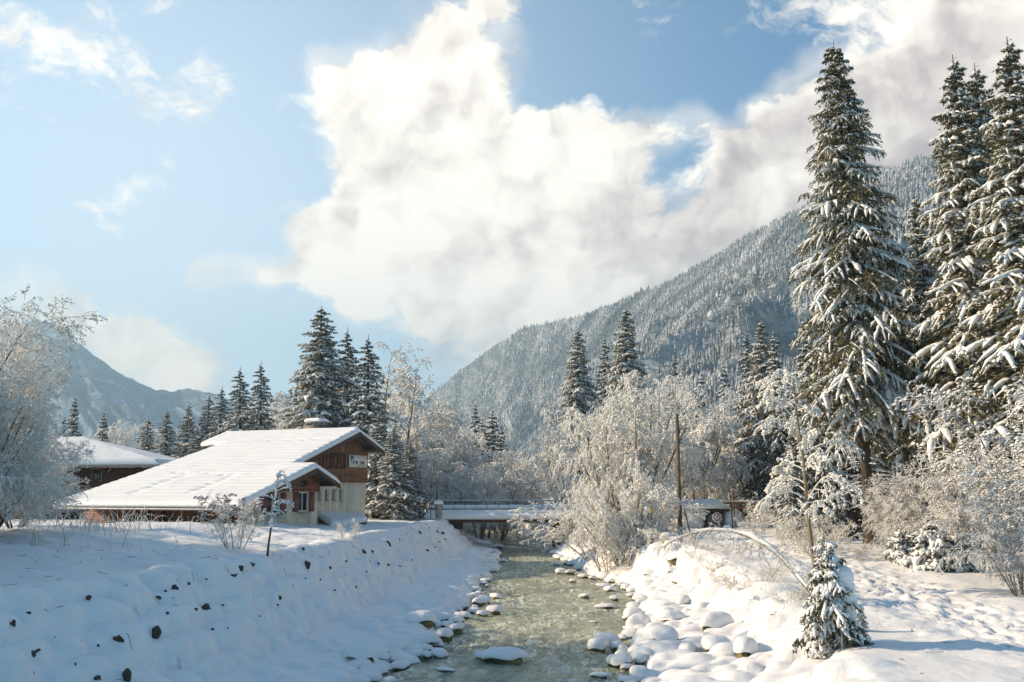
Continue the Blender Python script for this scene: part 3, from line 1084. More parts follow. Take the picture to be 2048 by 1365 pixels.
    prof = np.interp(sb, [0, 0.15, 0.35, 0.75, 0.95, 1], [0.15, 0.5, 0.9, 1.0, 0.75, 0.15])
    SR = snow_r * np.clip(Lb / (0.5 * Rm), 0.35, 1.25)[:, None] * prof[None] * r_.uniform(0.55, 1.3, (len(SP), Kb))
    v1, q1 = tubes(SP, SR, sides, 0.75, 0.55)
    lt_ = load[tB]
    keept = r_.random(NT_) < snow * np.clip(lt_, 0, 1.5)
    SP2 = TP[keept]
    L2 = tL[keept]
    proft = np.interp(st, [0, 0.3, 0.8, 1], [0.7, 1.0, 0.95, 0.12])
    SR2 = snow_r * 0.72 * np.clip(L2 / (0.22 * Rm), 0.45, 1.35)[:, None] * proft[None] * r_.uniform(0.45, 1.45, (len(SP2), Kt)) * (0.7 + 0.4 * lt_[keept])[:, None] * r_.uniform(0.6, 1.3, len(SP2))[:, None]
    v2, q2 = tubes(SP2, SR2, sides, 0.75, 0.6)
    nc = int(NT_ * lumps)
    ci = r_.integers(0, NT_, nc)
    ci = ci[r_.random(nc) < np.clip(lt_[ci] * 0.8 + 0.15, 0, 1)]
    nc = len(ci)
    cs_ = r_.random(nc) * (Kt - 1.001)
    c0 = cs_.astype(int)
    cf = (cs_ - c0)[:, None]
    cc = TP[ci, c0] * (1 - cf) + TP[ci, c0 + 1] * cf + r_.normal(0, 0.4, (nc, 3)) * snow_r
    cz_ = snow_r * r_.uniform(0.35, 1.25, nc) * np.clip(tL[ci] / (0.22 * Rm), 0.5, 1.2)
    o8 = np.array([[1, 0, 0], [.3, .95, 0], [-.8, .6, 0], [-.8, -.6, 0], [.3, -.95, 0], [0, 0, .75], [0, 0, -.5]], float)
    O = o8[None] * cz_[:, None, None] * r_.uniform(0.7, 1.35, (nc, 7, 3)) + cc[:, None] + np.array([0, 0, 0.5]) * cz_[:, None, None]
    f8 = np.array([[i_, (i_ + 1) % 5, 5] for i_ in range(5)] + [[(i_ + 1) % 5, i_, 6] for i_ in range(5)])
    CF = (f8[None] + (np.arange(nc) * 7)[:, None, None]).reshape(-1, 3) + len(v1) + len(v2)
    sn_me = mesh_from('spruce_snow', np.vstack([v1, v2, O.reshape(-1, 3)]), [q1, q2 + len(v1), CF], M['tree_snow'], True)
    return trunk_me, fol, sn_me


def stubs(Ht, f0, f1, n, ln, seed):
    r_ = np.random.default_rng(seed)
    z = r_.uniform(f0, f1, n) * Ht
    a = r_.random(n) * 6.28
    d = np.stack([np.cos(a), np.sin(a), r_.normal(-0.1, 0.12, n)], -1)
    p = np.stack([np.zeros(n), np.zeros(n), z], -1)
    P = grow(p, d, ln * r_.uniform(0.4, 1.1, n), np.full(n, 0.25), 6, 0.05, r_)
    V, Qs = tubes(P, np.tile(np.linspace(0.030, 0.010, 6), (n, 1)), 4)
    S = P.copy()
    S[..., 2] += 0.03
    V2, Q2 = tubes(S, np.tile(np.array([0.01, 0.035, 0.045, 0.04, 0.03, 0.01]), (n, 1)) * r_.uniform(0.3, 1.2, (n, 6)), 4)
    return mesh_from('dead_branches', np.vstack([V, V2]), [Qs, Q2 + len(V)], [M['bark'], M['tree_snow']], mat_idx=np.concatenate([np.zeros(len(Qs)), np.ones(len(Q2))]))


def make_spruce(name, label, meshes, loc, rot=(0, 0, 0), scale=1.0, group=None):
    t = thing(name, label, 'spruce tree', loc, 0, group, scale)
    t.rotation_euler = rot
    part('trunk', meshes[0], t)
    part('foliage', meshes[1], t)
    part('snow_load', meshes[2], t)
    return t


# ------------------------------------------------------------------ broadleaf trees and bushes in frost
def grow(p0, d0, ln, droop, K, wob, r_):
    N = len(p0)
    P = np.empty((N, K, 3))
    P[:, 0] = p0
    d = unit(d0)
    st = (ln / (K - 1))[:, None]
    for k in range(1, K):
        d = d + r_.normal(0, wob, (N, 3))
        d[:, 2] -= droop / (K - 1) * (k / (K - 1) * 1.3 + 0.2)
        d = unit(d)
        P[:, k] = P[:, k - 1] + d * st
    return P


def children(P, ln, count, lf, ang, r_, s0=0.25, s1=1.0, upbias=0.0):
    N, K, _ = P.shape
    it = np.repeat(np.arange(N), count)
    M_ = len(it)
    s = (s0 + (s1 - s0) * (np.tile(np.arange(count), N) + r_.random(M_)) / count)
    ii = np.clip(s, 0, 0.999) * (K - 1)
    i0 = ii.astype(int)
    fr = (ii - i0)[:, None]
    p = P[it, i0] * (1 - fr) + P[it, i0 + 1] * fr
    d = unit(P[it, i0 + 1] - P[it, i0])
    rd = unit(np.cross(d, r_.normal(0, 1, (M_, 3))))
    a = (ang * r_.uniform(0.65, 1.3, M_))[:, None]
    nd = unit(d * np.cos(a) + rd * np.sin(a) + np.array([0, 0, upbias]))
    nl = ln[it] * lf * r_.uniform(0.6, 1.25, M_) * (1.15 - 0.55 * s)
    return p, nd, nl


def frosty_meshes(seed, Ht, stems=1, spread=0.15, counts=(14, 8, 6), lfs=(0.45, 0.5, 0.45), angs=(0.8, 0.75, 0.8), droops=(0.0, 0.5, 1.0, 1.4), r0=0.12,
                  tw=0.012, wob=0.08, clumps=0, csize=0.1, twig='frost', bark='bark_light', first=0.3, lean=(0, 0), upbias=0.15):
    r_ = np.random.default_rng(seed)
    az = r_.random(stems) * 6.28
    p0 = np.zeros((stems, 3))
    p0[:, 0] = np.cos(az) * 0.05 * stems
    p0[:, 1] = np.sin(az) * 0.05 * stems
    tl = r_.uniform(0.5, 1.3, stems) * spread
    d0 = np.stack([np.cos(az) * tl + lean[0], np.sin(az) * tl + lean[1], np.ones(stems)], -1)
    ln = Ht * r_.uniform(0.8, 1.05, stems)
    P = grow(p0, d0, ln, np.full(stems, droops[0]), 10, wob * 0.5, r_)
    s = np.linspace(0, 1, 10)
    tv, tq = tubes(P, (r0 * (1 - s) ** 0.75 + tw)[None].repeat(stems, 0), 7)
    tr_me = mesh_from('trunk', tv, [tq], M[bark], True)
    Vs, Qs, n = [], [], 0
    allP = []
    rad = r0
    for lv, (c, lf, an) in enumerate(zip(counts, lfs, angs)):
        p, d, l = children(P, ln, c, lf, an, r_, first if lv == 0 else 0.2, 1.0, upbias if lv == 0 else 0.0)
        K = (7, 6, 5, 4)[lv]
        P = grow(p, d, l, np.full(len(p), droops[lv + 1]) * r_.uniform(0.4, 1.5, len(p)), K, wob, r_)
        ln = l
        sk = np.linspace(0, 1, K)
        last = lv == len(counts) - 1
        base = max(tw * 1.15, r0 * (0.34, 0.16, 0.08, 0.05)[lv]) if not last else tw * 1.1
        v, q = tubes(P, (base * (1 - 0.6 * sk) + tw * 0.35)[None].repeat(len(P), 0), 4 if lv == 0 else 3)
        Vs.append(v); Qs.append(q + n); n += len(v)
        allP.append(P)
    V = np.vstack(Vs)
    fl = [np.vstack(Qs)]
    if clumps:
        PP = np.concatenate([a.reshape(-1, 3) for a in allP[1:]])
        c = PP[r_.integers(0, len(PP), clumps)]
        sz = csize * r_.uniform(0.4, 1.25, clumps) ** 1.3
        o8 = np.array([[1, 0, 0], [0, 1, 0], [-1, 0, 0], [0, -1, 0], [0, 0, .8], [0, 0, -.5]], float)
        rot = r_.random(clumps) * 6.28
        ca, sa = np.cos(rot), np.sin(rot)
        O = o8[None] * sz[:, None, None] * r_.uniform(0.7, 1.3, (clumps, 6, 3))
        OX = O[..., 0] * ca[:, None] - O[..., 1] * sa[:, None]
        OY = O[..., 0] * sa[:, None] + O[..., 1] * ca[:, None]
        O = np.stack([OX, OY, O[..., 2]], -1) + c[:, None] + np.array([0, 0, 0.3]) * sz[:, None, None]
        f8 = np.array([[0, 1, 4], [1, 2, 4], [2, 3, 4], [3, 0, 4], [1, 0, 5], [2, 1, 5], [3, 2, 5], [0, 3, 5]])
        CF = (f8[None] + (np.arange(clumps) * 6)[:, None, None]).reshape(-1, 3) + len(V)
        V = np.vstack([V, O.reshape(-1, 3)])
        fl.append(CF)
    mi = None
    crown = mesh_from('crown', V, fl, M[twig])
    return tr_me, crown


def make_frosty(name, label, cat, meshes, loc, rotz=0, scale=1.0, group=None):
    t = thing(name, label, cat, loc, rotz, group, scale)
    part('trunk', meshes[0], t)
    part('crown', meshes[1], t)
    return t


def stand(px, Y, dz=0.05):
    """a point of the ground at distance Y seen at column px"""
    p = at(px, 990, Y)
    return Vector((p.x, Y, g1(p.x, Y) - dz))


def top_h(px, py, Y, z0):
    return at(px, py, Y).z - z0


# ---- hero spruce
b = stand(1737, 55, 0.2)
tpt = at(1650, 92, 55)
Hh = tpt.z - b.z
hero_m = spruce_meshes(11, Hh, 4.2, bare=0.23, gap=0.46, nb=8, ntw=12, needles=18, nsize=0.24, snow=0.55, droop=0.66, shape=0.70, snow_r=0.105, rings=5, lumps=1.6)
lean = math.atan2(tpt.x - b.x, Hh)
hero = make_spruce('spruce_tree', 'tallest free-standing spruce with a bare brown trunk, leaning slightly over the track', hero_m, b, (0, lean, 0.4))

part('dead_branches', stubs(Hh, 0.07, 0.27, 46, 1.5, 5), hero)
sA = spruce_meshes(21, 20.0, 2.6, bare=0.10, gap=0.46, nb=7, ntw=10, needles=15, nsize=0.20, snow=0.50, droop=0.7, shape=0.72, snow_r=0.085, nmat='needles', rings=5, lumps=3.0)
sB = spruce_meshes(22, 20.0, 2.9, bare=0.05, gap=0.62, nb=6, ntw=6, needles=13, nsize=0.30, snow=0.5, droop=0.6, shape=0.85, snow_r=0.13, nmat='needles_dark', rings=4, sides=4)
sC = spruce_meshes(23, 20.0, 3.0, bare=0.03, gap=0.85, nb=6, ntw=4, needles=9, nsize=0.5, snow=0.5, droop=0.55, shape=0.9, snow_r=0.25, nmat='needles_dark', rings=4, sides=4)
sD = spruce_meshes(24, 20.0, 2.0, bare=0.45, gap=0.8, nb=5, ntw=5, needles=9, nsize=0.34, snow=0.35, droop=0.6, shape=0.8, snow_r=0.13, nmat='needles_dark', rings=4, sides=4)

PROTO = {}


def spruce(px, Y, ytop, kind, label, group=None, rz=None, wide=1.0, px_top=None, base=None):
    bpos = stand(px, Y, 0.15)
    if base is not None:
        bpos.z = base
    h_ = top_h(px, ytop, Y, bpos.z)
    sc_ = h_ / 20.0
    rz = rng.random() * 6.28 if rz is None else rz
    lx = 0.0
    if px_top is not None:
        lx = math.atan2(at(px_top, ytop, Y).x - bpos.x, h_)
    sc3 = (sc_ * wide, sc_ * wide, sc_)
    rot = (0, lx, 0) if px_top is not None else (0, 0, rz)
    if kind not in PROTO:
        t = make_spruce('spruce_tree', label, {'A': sA, 'B': sB, 'C': sC, 'D': sD}[kind], bpos, rot, sc3, group)
        PROTO[kind] = t
        return t
    t = copy_thing(PROTO[kind], label, bpos, rot, sc3)
    if group:
        t['group'] = group
    elif 'group' in t:
        del t['group']
    return t


# big trees on the right
spruce(1985, 50, 105, 'A', 'tall snow-laden spruce second from the right with a doubled top', px_top=1912, wide=1.18)
spruce(2030, 54, 122, 'A', 'slimmer spruce whose tip shows just behind the doubled top of the tall right spruce', px_top=1955, wide=1.09)
spruce(2105, 46, 68, 'A', 'huge spruce cut off by the right edge of the picture', px_top=2022, wide=1.28)
spruce(2230, 52, 60, 'A', 'massive snowy spruce mostly beyond the right edge', px_top=2120, wide=1.41)
spruce(1862, 62, 385, 'A', 'narrow spruce with a pale thin tip between the two tallest spruces', px_top=1832, wide=0.96)
spruce(1815, 57, 560, 'D', 'thin spruce with a long bare stem just right of the tallest spruce', px_top=1790, wide=1.15)
spruce(1868, 56, 470, 'D', 'thin spruce with a long bare stem and dead side stubs', px_top=1845, wide=1.02)
spruce(1650, 62, 640, 'B', 'shorter spruce tucked against the left side of the tallest spruce', px_top=1600, wide=1.15)
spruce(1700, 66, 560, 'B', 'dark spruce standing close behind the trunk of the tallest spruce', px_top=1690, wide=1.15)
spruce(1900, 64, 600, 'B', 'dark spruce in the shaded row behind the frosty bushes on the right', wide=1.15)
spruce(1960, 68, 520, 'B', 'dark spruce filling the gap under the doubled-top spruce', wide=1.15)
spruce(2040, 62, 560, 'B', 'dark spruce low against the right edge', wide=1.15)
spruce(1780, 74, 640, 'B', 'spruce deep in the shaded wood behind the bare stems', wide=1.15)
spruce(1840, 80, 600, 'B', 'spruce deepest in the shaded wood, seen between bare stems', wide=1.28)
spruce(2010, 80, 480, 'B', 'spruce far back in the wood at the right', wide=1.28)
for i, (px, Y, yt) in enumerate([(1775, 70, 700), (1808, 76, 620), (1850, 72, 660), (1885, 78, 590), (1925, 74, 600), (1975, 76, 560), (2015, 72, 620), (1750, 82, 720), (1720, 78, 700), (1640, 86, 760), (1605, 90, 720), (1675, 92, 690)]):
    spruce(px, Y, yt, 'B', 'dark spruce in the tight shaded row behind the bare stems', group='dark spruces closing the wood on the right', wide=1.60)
# middle right
spruce(1158, 118, 655, 'A', 'solitary slender spruce with a visible trunk line above the frosted thicket', px_top=1157, wide=1.38)
spruce(1214, 125, 668, 'B', 'narrow spruce close to the left of the pointed pair', wide=0.96)
spruce(1236, 112, 700, 'B', 'short spruce tip between the narrow and the broad middle spruce', wide=0.96)
spruce(1257, 108, 612, 'A', 'broad dark-sided spruce topping the frosted thicket in the middle', px_top=1253, wide=1.38)
spruce(1358, 140, 705, 'B', 'half-frosted spruce peeping over the big round frosted tree', wide=0.96)
spruce(1502, 92, 655, 'B', 'left one of the two pointed spruces left of the tallest spruce', wide=0.90)
spruce(1526, 88, 638, 'A', 'right and taller one of the two pointed spruces left of the tallest spruce', px_top=1523, wide=1.26)
spruce(1560, 84, 655, 'B', 'spruce squeezed between the pointed pair and the tallest spruce', wide=0.96)
spruce(1455, 150, 730, 'C', 'spruce softened by frost behind the wire, left of the pointed pair', wide=1.08)
spruce(1410, 165, 745, 'C', 'frost-grey spruce behind the utility pole wire', wide=1.08)
spruce(1590, 58, 860, 'B', 'small dark spruce with snow shelves beneath the tallest spruce', wide=1.80)
# left group
spruce(646, 96, 610, 'A', 'tallest spruce of the group behind the chalet chimney', px_top=643, wide=1.89)
spruce(694, 100, 655, 'B', 'middle spruce of the group behind the chalet roof', px_top=692, wide=1.49)
spruce(735, 94, 670, 'B', 'darkest spruce directly above the chalet gable', px_top=733, wide=1.69)
spruce(785, 86, 850, 'B', 'low wide snow-hung spruce beside the stone wall of the chalet', wide=2.21)
spruce(818, 90, 880, 'B', 'low drooping spruce nearest the bridge on the left bank', wide=2.21)
spruce(752, 88, 820, 'B', 'heavily loaded young spruce half hidden by the chalet corner', wide=1.95)
spruce(610, 104, 735, 'B', 'smaller spruce at the left foot of the group behind the chimney', wide=1.69)
spruce(480, 108, 733, 'B', 'left twin of the two spruces above the small roof end', px_top=478, wide=1.62)
spruce(520, 110, 722, 'B', 'right twin of the two spruces above the small roof end', px_top=520, wide=1.49)
spruce(432, 118, 772, 'B', 'right one of the two close tips left of the twin spruces', wide=1.56)
spruce(410, 120, 785, 'B', 'left one of the two close tips left of the twin spruces', wide=1.43)
spruce(366, 120, 805, 'B', 'dark bushy spruce third from the left end of the row behind the roofs', wide=1.69)
spruce(328, 118, 818, 'B', 'dark bushy spruce second from the left end of the row behind the roofs', wide=1.69)
spruce(290, 122, 832, 'B', 'spruce at the left end of the row, above the second chalet roof', wide=1.69)
spruce(385, 112, 850, 'B', 'low spruce filling in front of the row behind the roofs', wide=1.95)
spruce(235, 300, 868, 'C', 'tiny distant spruce left of the row, against the blue mountain', wide=1.30)
spruce(590, 190, 765, 'C', 'distant spruce tip left of the chimney group', wide=1.30)
spruce(575, 200, 778, 'C', 'lower distant spruce tip left of the chimney group', wide=1.30)
spruce(548, 190, 785, 'C', 'distant spruce tip just right of the twin spruces', wide=1.30)
# beyond the bridge
for (px, Y, yt, lb) in [(985, 150, 818, 'dark leaning-looking spruce on the right of the far cluster beyond the bridge'), (948, 160, 808, 'pointed spruce in the far cluster beyond the bridge, left of the dark one'),
                        (905, 190, 822, 'spruce at the left of the far cluster beyond the bridge'), (876, 200, 806, 'high spruce tip next to the birches beyond the bridge'),
                        (1003, 145, 850, 'lower dark spruce at the right foot of the far cluster'), (965, 148, 835, 'spruce in the middle of the far cluster beyond the bridge')]:
    spruce(px, Y, yt, 'C', lb, wide=1.30)
# wood closing off the valley floor on both sides
k = 0
for side, cnt in ((1, 34), (-1, 26)):
    for i in range(cnt):
        Y = rng.uniform(90, 230)
        px = 1024 + side * rng.uniform(520 if side > 0 else 420, 1500)
        if side > 0 and px < 1620: Y = rng.uniform(130, 260)
        if side < 0 and 300 < px < 760: Y += 60
        hh = rng.uniform(12, 20) if side > 0 else rng.uniform(9, 13)
        b_ = stand(px, Y, 0.1)
        t = copy_thing(PROTO['C'], 'snowy spruce in the dense wood behind the big right-hand trees' if side > 0 else 'snowy spruce in the wood behind the chalets',
                       b_, (0, 0, rng.random() * 6.28), (hh / 20 * 1.1, hh / 20 * 1.1, hh / 20))
        t['group'] = 'spruces of the wood on the right' if side > 0 else 'spruces of the wood behind the chalets'

# ---- frosted broadleaf trees
fA = frosty_meshes(31, 9.0, stems=6, spread=0.34, counts=(11, 8, 6, 4), lfs=(0.42, 0.5, 0.5, 0.5), angs=(0.8, 0.8, 0.8, 0.8), droops=(0.25, 0.9, 1.4, 1.8, 2.0), r0=0.10, tw=0.015, clumps=2500, csize=0.10, first=0.18)
fB = frosty_meshes(32, 8.0, stems=4, spread=0.28, counts=(12, 8, 6, 4), lfs=(0.45, 0.5, 0.5, 0.5), angs=(0.9, 0.8, 0.8, 0.8), droops=(0.4, 1.1, 1.6, 2.0, 2.0), r0=0.09, tw=0.016, clumps=1800, csize=0.11, first=0.15)
fC = frosty_meshes(33, 11.0, stems=1, spread=0.05, counts=(26, 8, 6), lfs=(0.26, 0.5, 0.5), angs=(0.9, 0.7, 0.8), droops=(0.1, 0.9, 1.8, 2.4), r0=0.11, tw=0.014, clumps=500, csize=0.09, first=0.25)
fD = frosty_meshes(34, 3.0, stems=12, spread=0.6, counts=(7, 6, 5, 3), lfs=(0.45, 0.5, 0.45, 0.5), angs=(0.6, 0.7, 0.8, 0.8), droops=(0.5, 0.5, 0.8, 1.0, 1.0), r0=0.022, tw=0.0085, clumps=900, csize=0.05, first=0.1)
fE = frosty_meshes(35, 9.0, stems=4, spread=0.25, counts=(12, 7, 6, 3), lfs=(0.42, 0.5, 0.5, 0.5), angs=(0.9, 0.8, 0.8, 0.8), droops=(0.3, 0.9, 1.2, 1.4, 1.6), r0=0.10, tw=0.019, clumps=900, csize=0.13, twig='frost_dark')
FP = {}


def mesh_top(me_):
    co_ = np.empty(len(me_.vertices) * 3, dtype=np.float32)
    me_.vertices.foreach_get('co', co_)
    return float(np.quantile(co_[2::3], 0.997))


FM = {k_: (m_, mesh_top(m_[1])) for k_, m_ in (('A', fA), ('B', fB), ('C', fC), ('D', fD), ('E', fE))}


def frosty(px, Y, ytop, kind, label, group=None, wide=1.0, name='frosted_tree', cat='tree', px_shift=0, h=None):
    bpos = stand(px, Y, 0.12)
    m_, h0 = FM[kind]
    h_ = top_h(px, ytop, Y, bpos.z) if h is None else h
    s_ = h_ / h0
    sc3 = (s_ * wide, s_ * wide, s_)
    rz = rng.random() * 6.28
    if (kind, name) not in FP:
        t = make_frosty(name, label, cat, m_, bpos, rz, sc3, group)
        FP[(kind, name)] = t
        return t
    t = copy_thing(FP[(kind, name)], label, bpos, (0, 0, rz), sc3)
    if group:
        t['group'] = group
    elif 'group' in t:
        del t['group']
    return t


# the frosted thicket right of the bridge
frosty(1275, 76, 745, 'A', 'biggest rounded frosted tree on the right bank, left of the utility pole', wide=0.85)
frosty(1335, 88, 760, 'A', 'frosted tree with several pale stems right behind the utility pole', wide=0.85)
frosty(1398, 88, 830, 'B', 'arching frosted tree bowing down over the little shed', wide=0.95)
frosty(1225, 76, 800, 'A', 'frosted tree in the middle of the thicket, left of the biggest one', wide=0.75)
frosty(1200, 82, 835, 'B', 'frosted tree leaning out above the bridge railing', wide=0.5)
frosty(1125, 100, 790, 'C', 'tall curved frosted tree at the left end of the thicket', wide=0.8)
frosty(1130, 108, 850, 'B', 'frosted tree with a drooping crown right above the river bend', wide=0.6)
frosty(1252, 62, 925, 'D', 'dense white frosted bush overhanging the river by the bridge end', name='frosted_bush', cat='bush', wide=0.6)
frosty(1210, 78, 940, 'D', 'frosted bush touching the right end of the bridge', name='frosted_bush', cat='bush', wide=0.6)
frosty(1222, 62, 955, 'D', 'frosted bush in front of the thicket with thin upright twigs', name='frosted_bush', cat='bush', wide=0.6)
frosty(1275, 60, 1020, 'D', 'grey-brown low bush beside the yellow marker', name='frosted_bush', cat='bush', wide=0.9)
frosty(1215, 68, 975, 'D', 'low white bush at the water under the thicket', name='frosted_bush', cat='bush', wide=1.5)
frosty(1440, 96, 870, 'B', 'frosted tree behind the little shed roof', wide=0.9)
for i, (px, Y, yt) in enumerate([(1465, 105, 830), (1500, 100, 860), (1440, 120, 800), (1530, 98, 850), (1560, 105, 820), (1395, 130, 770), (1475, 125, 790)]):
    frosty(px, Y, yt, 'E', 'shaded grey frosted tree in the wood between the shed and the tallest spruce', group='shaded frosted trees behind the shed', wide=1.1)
# beyond the bridge
for i, (px, Y, yt) in enumerate([(800, 118, 760), (840, 112, 850), (870, 125, 845), (905, 120, 880), (940, 115, 890), (975, 118, 900), (1005, 130, 905), (895, 150, 835), (930, 160, 860),
                                 (1030, 150, 930), (1050, 170, 940), (860, 105, 900), (960, 105, 930), (1000, 112, 935), (915, 104, 935), (1065, 135, 905)]):
    frosty(px, Y, yt, 'B' if i % 2 else 'A', 'frosted broadleaf tree among those lining the river beyond the bridge', group='frosted trees beyond the bridge', wide=1.05)
frosty(802, 100, 712, 'C', 'tall slender birch with an arching frosted head behind the low spruces', name='birch_tree', wide=1.1)
frosty(768, 106, 690, 'C', 'faint thin birch left of the arching one', name='birch_tree', wide=0.8)
frosty(838, 110, 790, 'C', 'shorter birch right of the arching one', name='birch_tree', wide=1.1)
frosty(268, 135, 842, 'B', 'yellowish frosted tree above the right end of the second chalet roof', wide=1.0)
frosty(560, 130, 790, 'A', 'sunny frosted tree between the twin spruces and the chimney', wide=0.8)
frosty(600, 118, 815, 'A', 'sunny frosted tree just behind the chimney', wide=0.7)
frosty(665, 112, 820, 'B', 'sunny frosted tree glimpsed right of the chimney', wide=0.7)

# ---- the big frosted tree at the left edge
lb_m = frosty_meshes(41, 9.2, stems=8, spread=0.5, counts=(12, 9, 6, 3), lfs=(0.48, 0.5, 0.5, 0.5), angs=(0.75, 0.75, 0.8, 0.8), droops=(0.1, 0.25, 0.35, 0.5, 0.6), r0=0.07, tw=0.011,
                     clumps=7500, csize=0.062, twig='frost', bark='bark', first=0.12, wob=0.07)
bl = stand(-190, 33, 0.1)
lt = make_frosty('frosted_tree', 'large many-stemmed frosted tree crowding the left edge of the picture', 'tree', lb_m, bl, 0.3, (0.78, 0.78, 0.84))
p = stand(-20, 36, 0.1)
copy_thing(lt, 'lower frosted tree in front of the second chalet at the left edge', p, (0, 0, 2.2), (0.55, 0.55, 0.45))
p = stand(-60, 34, 0.1)
copy_thing(lt, 'frosted tree half behind the large one at the left edge, with upright twigs', p, (0, 0, 1.3), (0.50, 0.50, 0.72))
p = stand(35, 42, 0.1)
copy_thing(lt, 'short frosted shrub-like tree at the left end of the long wooden wall', p, (0, 0, 4.0), (0.42, 0.42, 0.30))
# neighbours of it along the same bank, beside the camera; their shade lies over the near snow
for i, (x_, y_, s_) in enumerate([(-22.5, 24, 1.0), (-24, 17.5, 1.0), (-20.5, 30, 0.8), (-27, 28, 1.1), (-23, 37, 0.8)]):
    copy_thing(lt, 'frosted tree on the left bank just outside the left edge', (x_, y_, g1(x_, y_) - 0.1), (0, 0, 1.1 * i), (s_, s_, s_ * 0.8), group='trees on the left bank beside the camera')

for i, (x_, y_, h_) in enumerate([(-27, 20, 13), (-31, 27, 15), (-30, 34, 11), (-34, 40, 10), (-30, 13, 13), (-36, 32, 17), (-31, 46, 11)]):
    c_ = copy_thing(PROTO['B'], 'spruce on the left bank just outside the left edge', (x_, y_, g1(x_, y_) - 0.1), (0, 0, i), h_ / 20.0)
    c_['group'] = 'spruces on the left bank beside the camera'

# ---- right edge bushes
rb_m = frosty_meshes(42, 8.0, stems=9, spread=0.45, counts=(10, 8, 6, 3), lfs=(0.46, 0.5, 0.5, 0.5), angs=(0.8, 0.8, 0.8, 0.8), droops=(0.2, 0.6, 0.9, 1.1, 1.1), r0=0.055, tw=0.0115,
                     clumps=5200, csize=0.085, twig='frost_dark', bark='bark_light', first=0.12, wob=0.09)
p = stand(2075, 37, 0.1)
rb = make_frosty('frosted_bush', 'large dense frosted bush filling the lower right edge', 'bush', rb_m, p, 0.0, (0.95, 0.95, 0.95))
for (px, Y, yt, s_, lb) in [(1960, 42, 905, .52, 'rounded frosted bush left of the large one at the right edge'), (1890, 44, 915, .46, 'reddish-brown frosted bush below the dark wood'),
                            (1815, 47, 905, .40, 'thin tall frosted bush right of the tallest spruce trunk'), (2030, 33, 1000, .36, 'low frosted bush beside the track at the right edge')]:
    p = stand(px, Y, 0.1)
    copy_thing(rb, lb, p, (0, 0, rng.random() * 6), (s_ * 1.1, s_ * 1.1, s_))

# ---- low snow-covered conifer shrubs by the track
shr_m = spruce_meshes(51, 1.7, 1.25, bare=0.02, gap=0.16, nb=8, ntw=6, needles=12, nsize=0.14, snow=0.7, droop=0.3, shape=0.5, snow_r=0.10, nmat='needles_dark', rings=4)
p = stand(1855, 41, 0.05)
sh = make_spruce('evergreen_shrub', 'low dark evergreen shrub under a thick snow hood beside the track', shr_m, p, (0, 0, 0), 1.0)
sh['category'] = 'shrub'
for (px, Y, s_, lb) in [(1915, 41, .85, 'low dark evergreen shrub right of the hooded one'), (1800, 44, .75, 'small frosted evergreen shrub left of the hooded one')]:
    c = copy_thing(sh, lb, stand(px, Y, 0.05), (0, 0, 2.0), s_)

# ---- foreground fir on the right bank
pf = hit(1668, 1296)
fh = top_h(1650, 1075, pf.y, pf.z)
fir_m = spruce_meshes(64, 3.0, 0.88, bare=0.10, gap=0.19, nb=6, ntw=8, needles=15, nsize=0.095, snow=0.85, droop=0.8, shape=0.42, snow_r=0.046, lumps=4.0, nmat='needles_dark', rings=5, sides=6)
fir = make_spruce('young_spruce', 'young spruce wrapped in snow on the edge of the right bank', fir_m, pf + Vector((0, 0, -0.1)), (0, R(-3), 0.5), fh / 3.0 * 1.06)
fir['category'] = 'young spruce'
hood = MB()
for (x_, y_, z_, r_) in [(0.35, -0.1, 1.9, .34), (0.42, -0.05, 1.6, .36), (0.5, 0, 1.25, .36), (0.3, 0.1, 2.15, .28), (0.55, 0.05, 0.9, .30)]:
    P_ = np.array([[x_ + r_ * math.sin(t_) * math.cos(a_) * (1 + 0.12 * math.sin(3 * a_ + z_ * 5)), y_ + r_ * math.sin(t_) * math.sin(a_), z_ + r_ * 0.9 * math.cos(t_)] for t_ in np.linspace(0.05, 3.09, 10) for a_ in np.arange(14) / 14 * 6.2832])
    hood.add(P_, [[j * 14 + i, (j + 1) * 14 + i, (j + 1) * 14 + (i + 1) % 14, j * 14 + (i + 1) % 14] for j in range(9) for i in range(14)])
part('snow_hood', hood.mesh('fir_hood', M['tree_snow'], True), fir)
pf2 = stand(1741, pf.y - 0.8, 0.1)
copy_thing(fir, 'tiny snow-capped spruce tip poking out beside the young spruce', hit(1722, 1262), (0, 0, 2), 0.22)


# ------------------------------------------------------------------ chalet
def slab(Pb, dedge, thick, bump=None, rnd=0.35):
    """snow slab on a grid of base points Pb (nu,nv,3); dedge = distance to the nearest free edge"""
    nu, nv, _ = Pb.shape
    q = np.clip(dedge / rnd, 0, 1)
    prof = np.sqrt(np.clip(1 - (1 - q) ** 2, 0, 1))
    top = Pb.copy()
    h_ = thick * (0.45 + 0.55 * prof)
    if bump is not None:
        h_ = h_ + bump * np.clip(q, 0.2, 1)
    top[..., 2] += h_
    n_ = nu * nv
    idx = np.arange(n_).reshape(nu, nv)
    qt = np.stack([idx[:-1, :-1], idx[1:, :-1], idx[1:, 1:], idx[:-1, 1:]], -1).reshape(-1, 4)
    qb = qt[:, ::-1] + n_
    ring = np.concatenate([idx[:, 0], idx[-1, 1:], idx[-2::-1, -1], idx[0, -2:0:-1]])
    nr = np.roll(ring, -1)
    qs = np.stack([ring, ring + n_, nr + n_, nr], -1)
    return np.vstack([top.reshape(-1, 3), Pb.reshape(-1, 3)]), np.vstack([qt, qb, qs])


ROT_H = math.atan2(0.908, 0.419)
XC = (497 - 1024) / 2014.5 * 60
CH = Vector((XC, 60, 0))


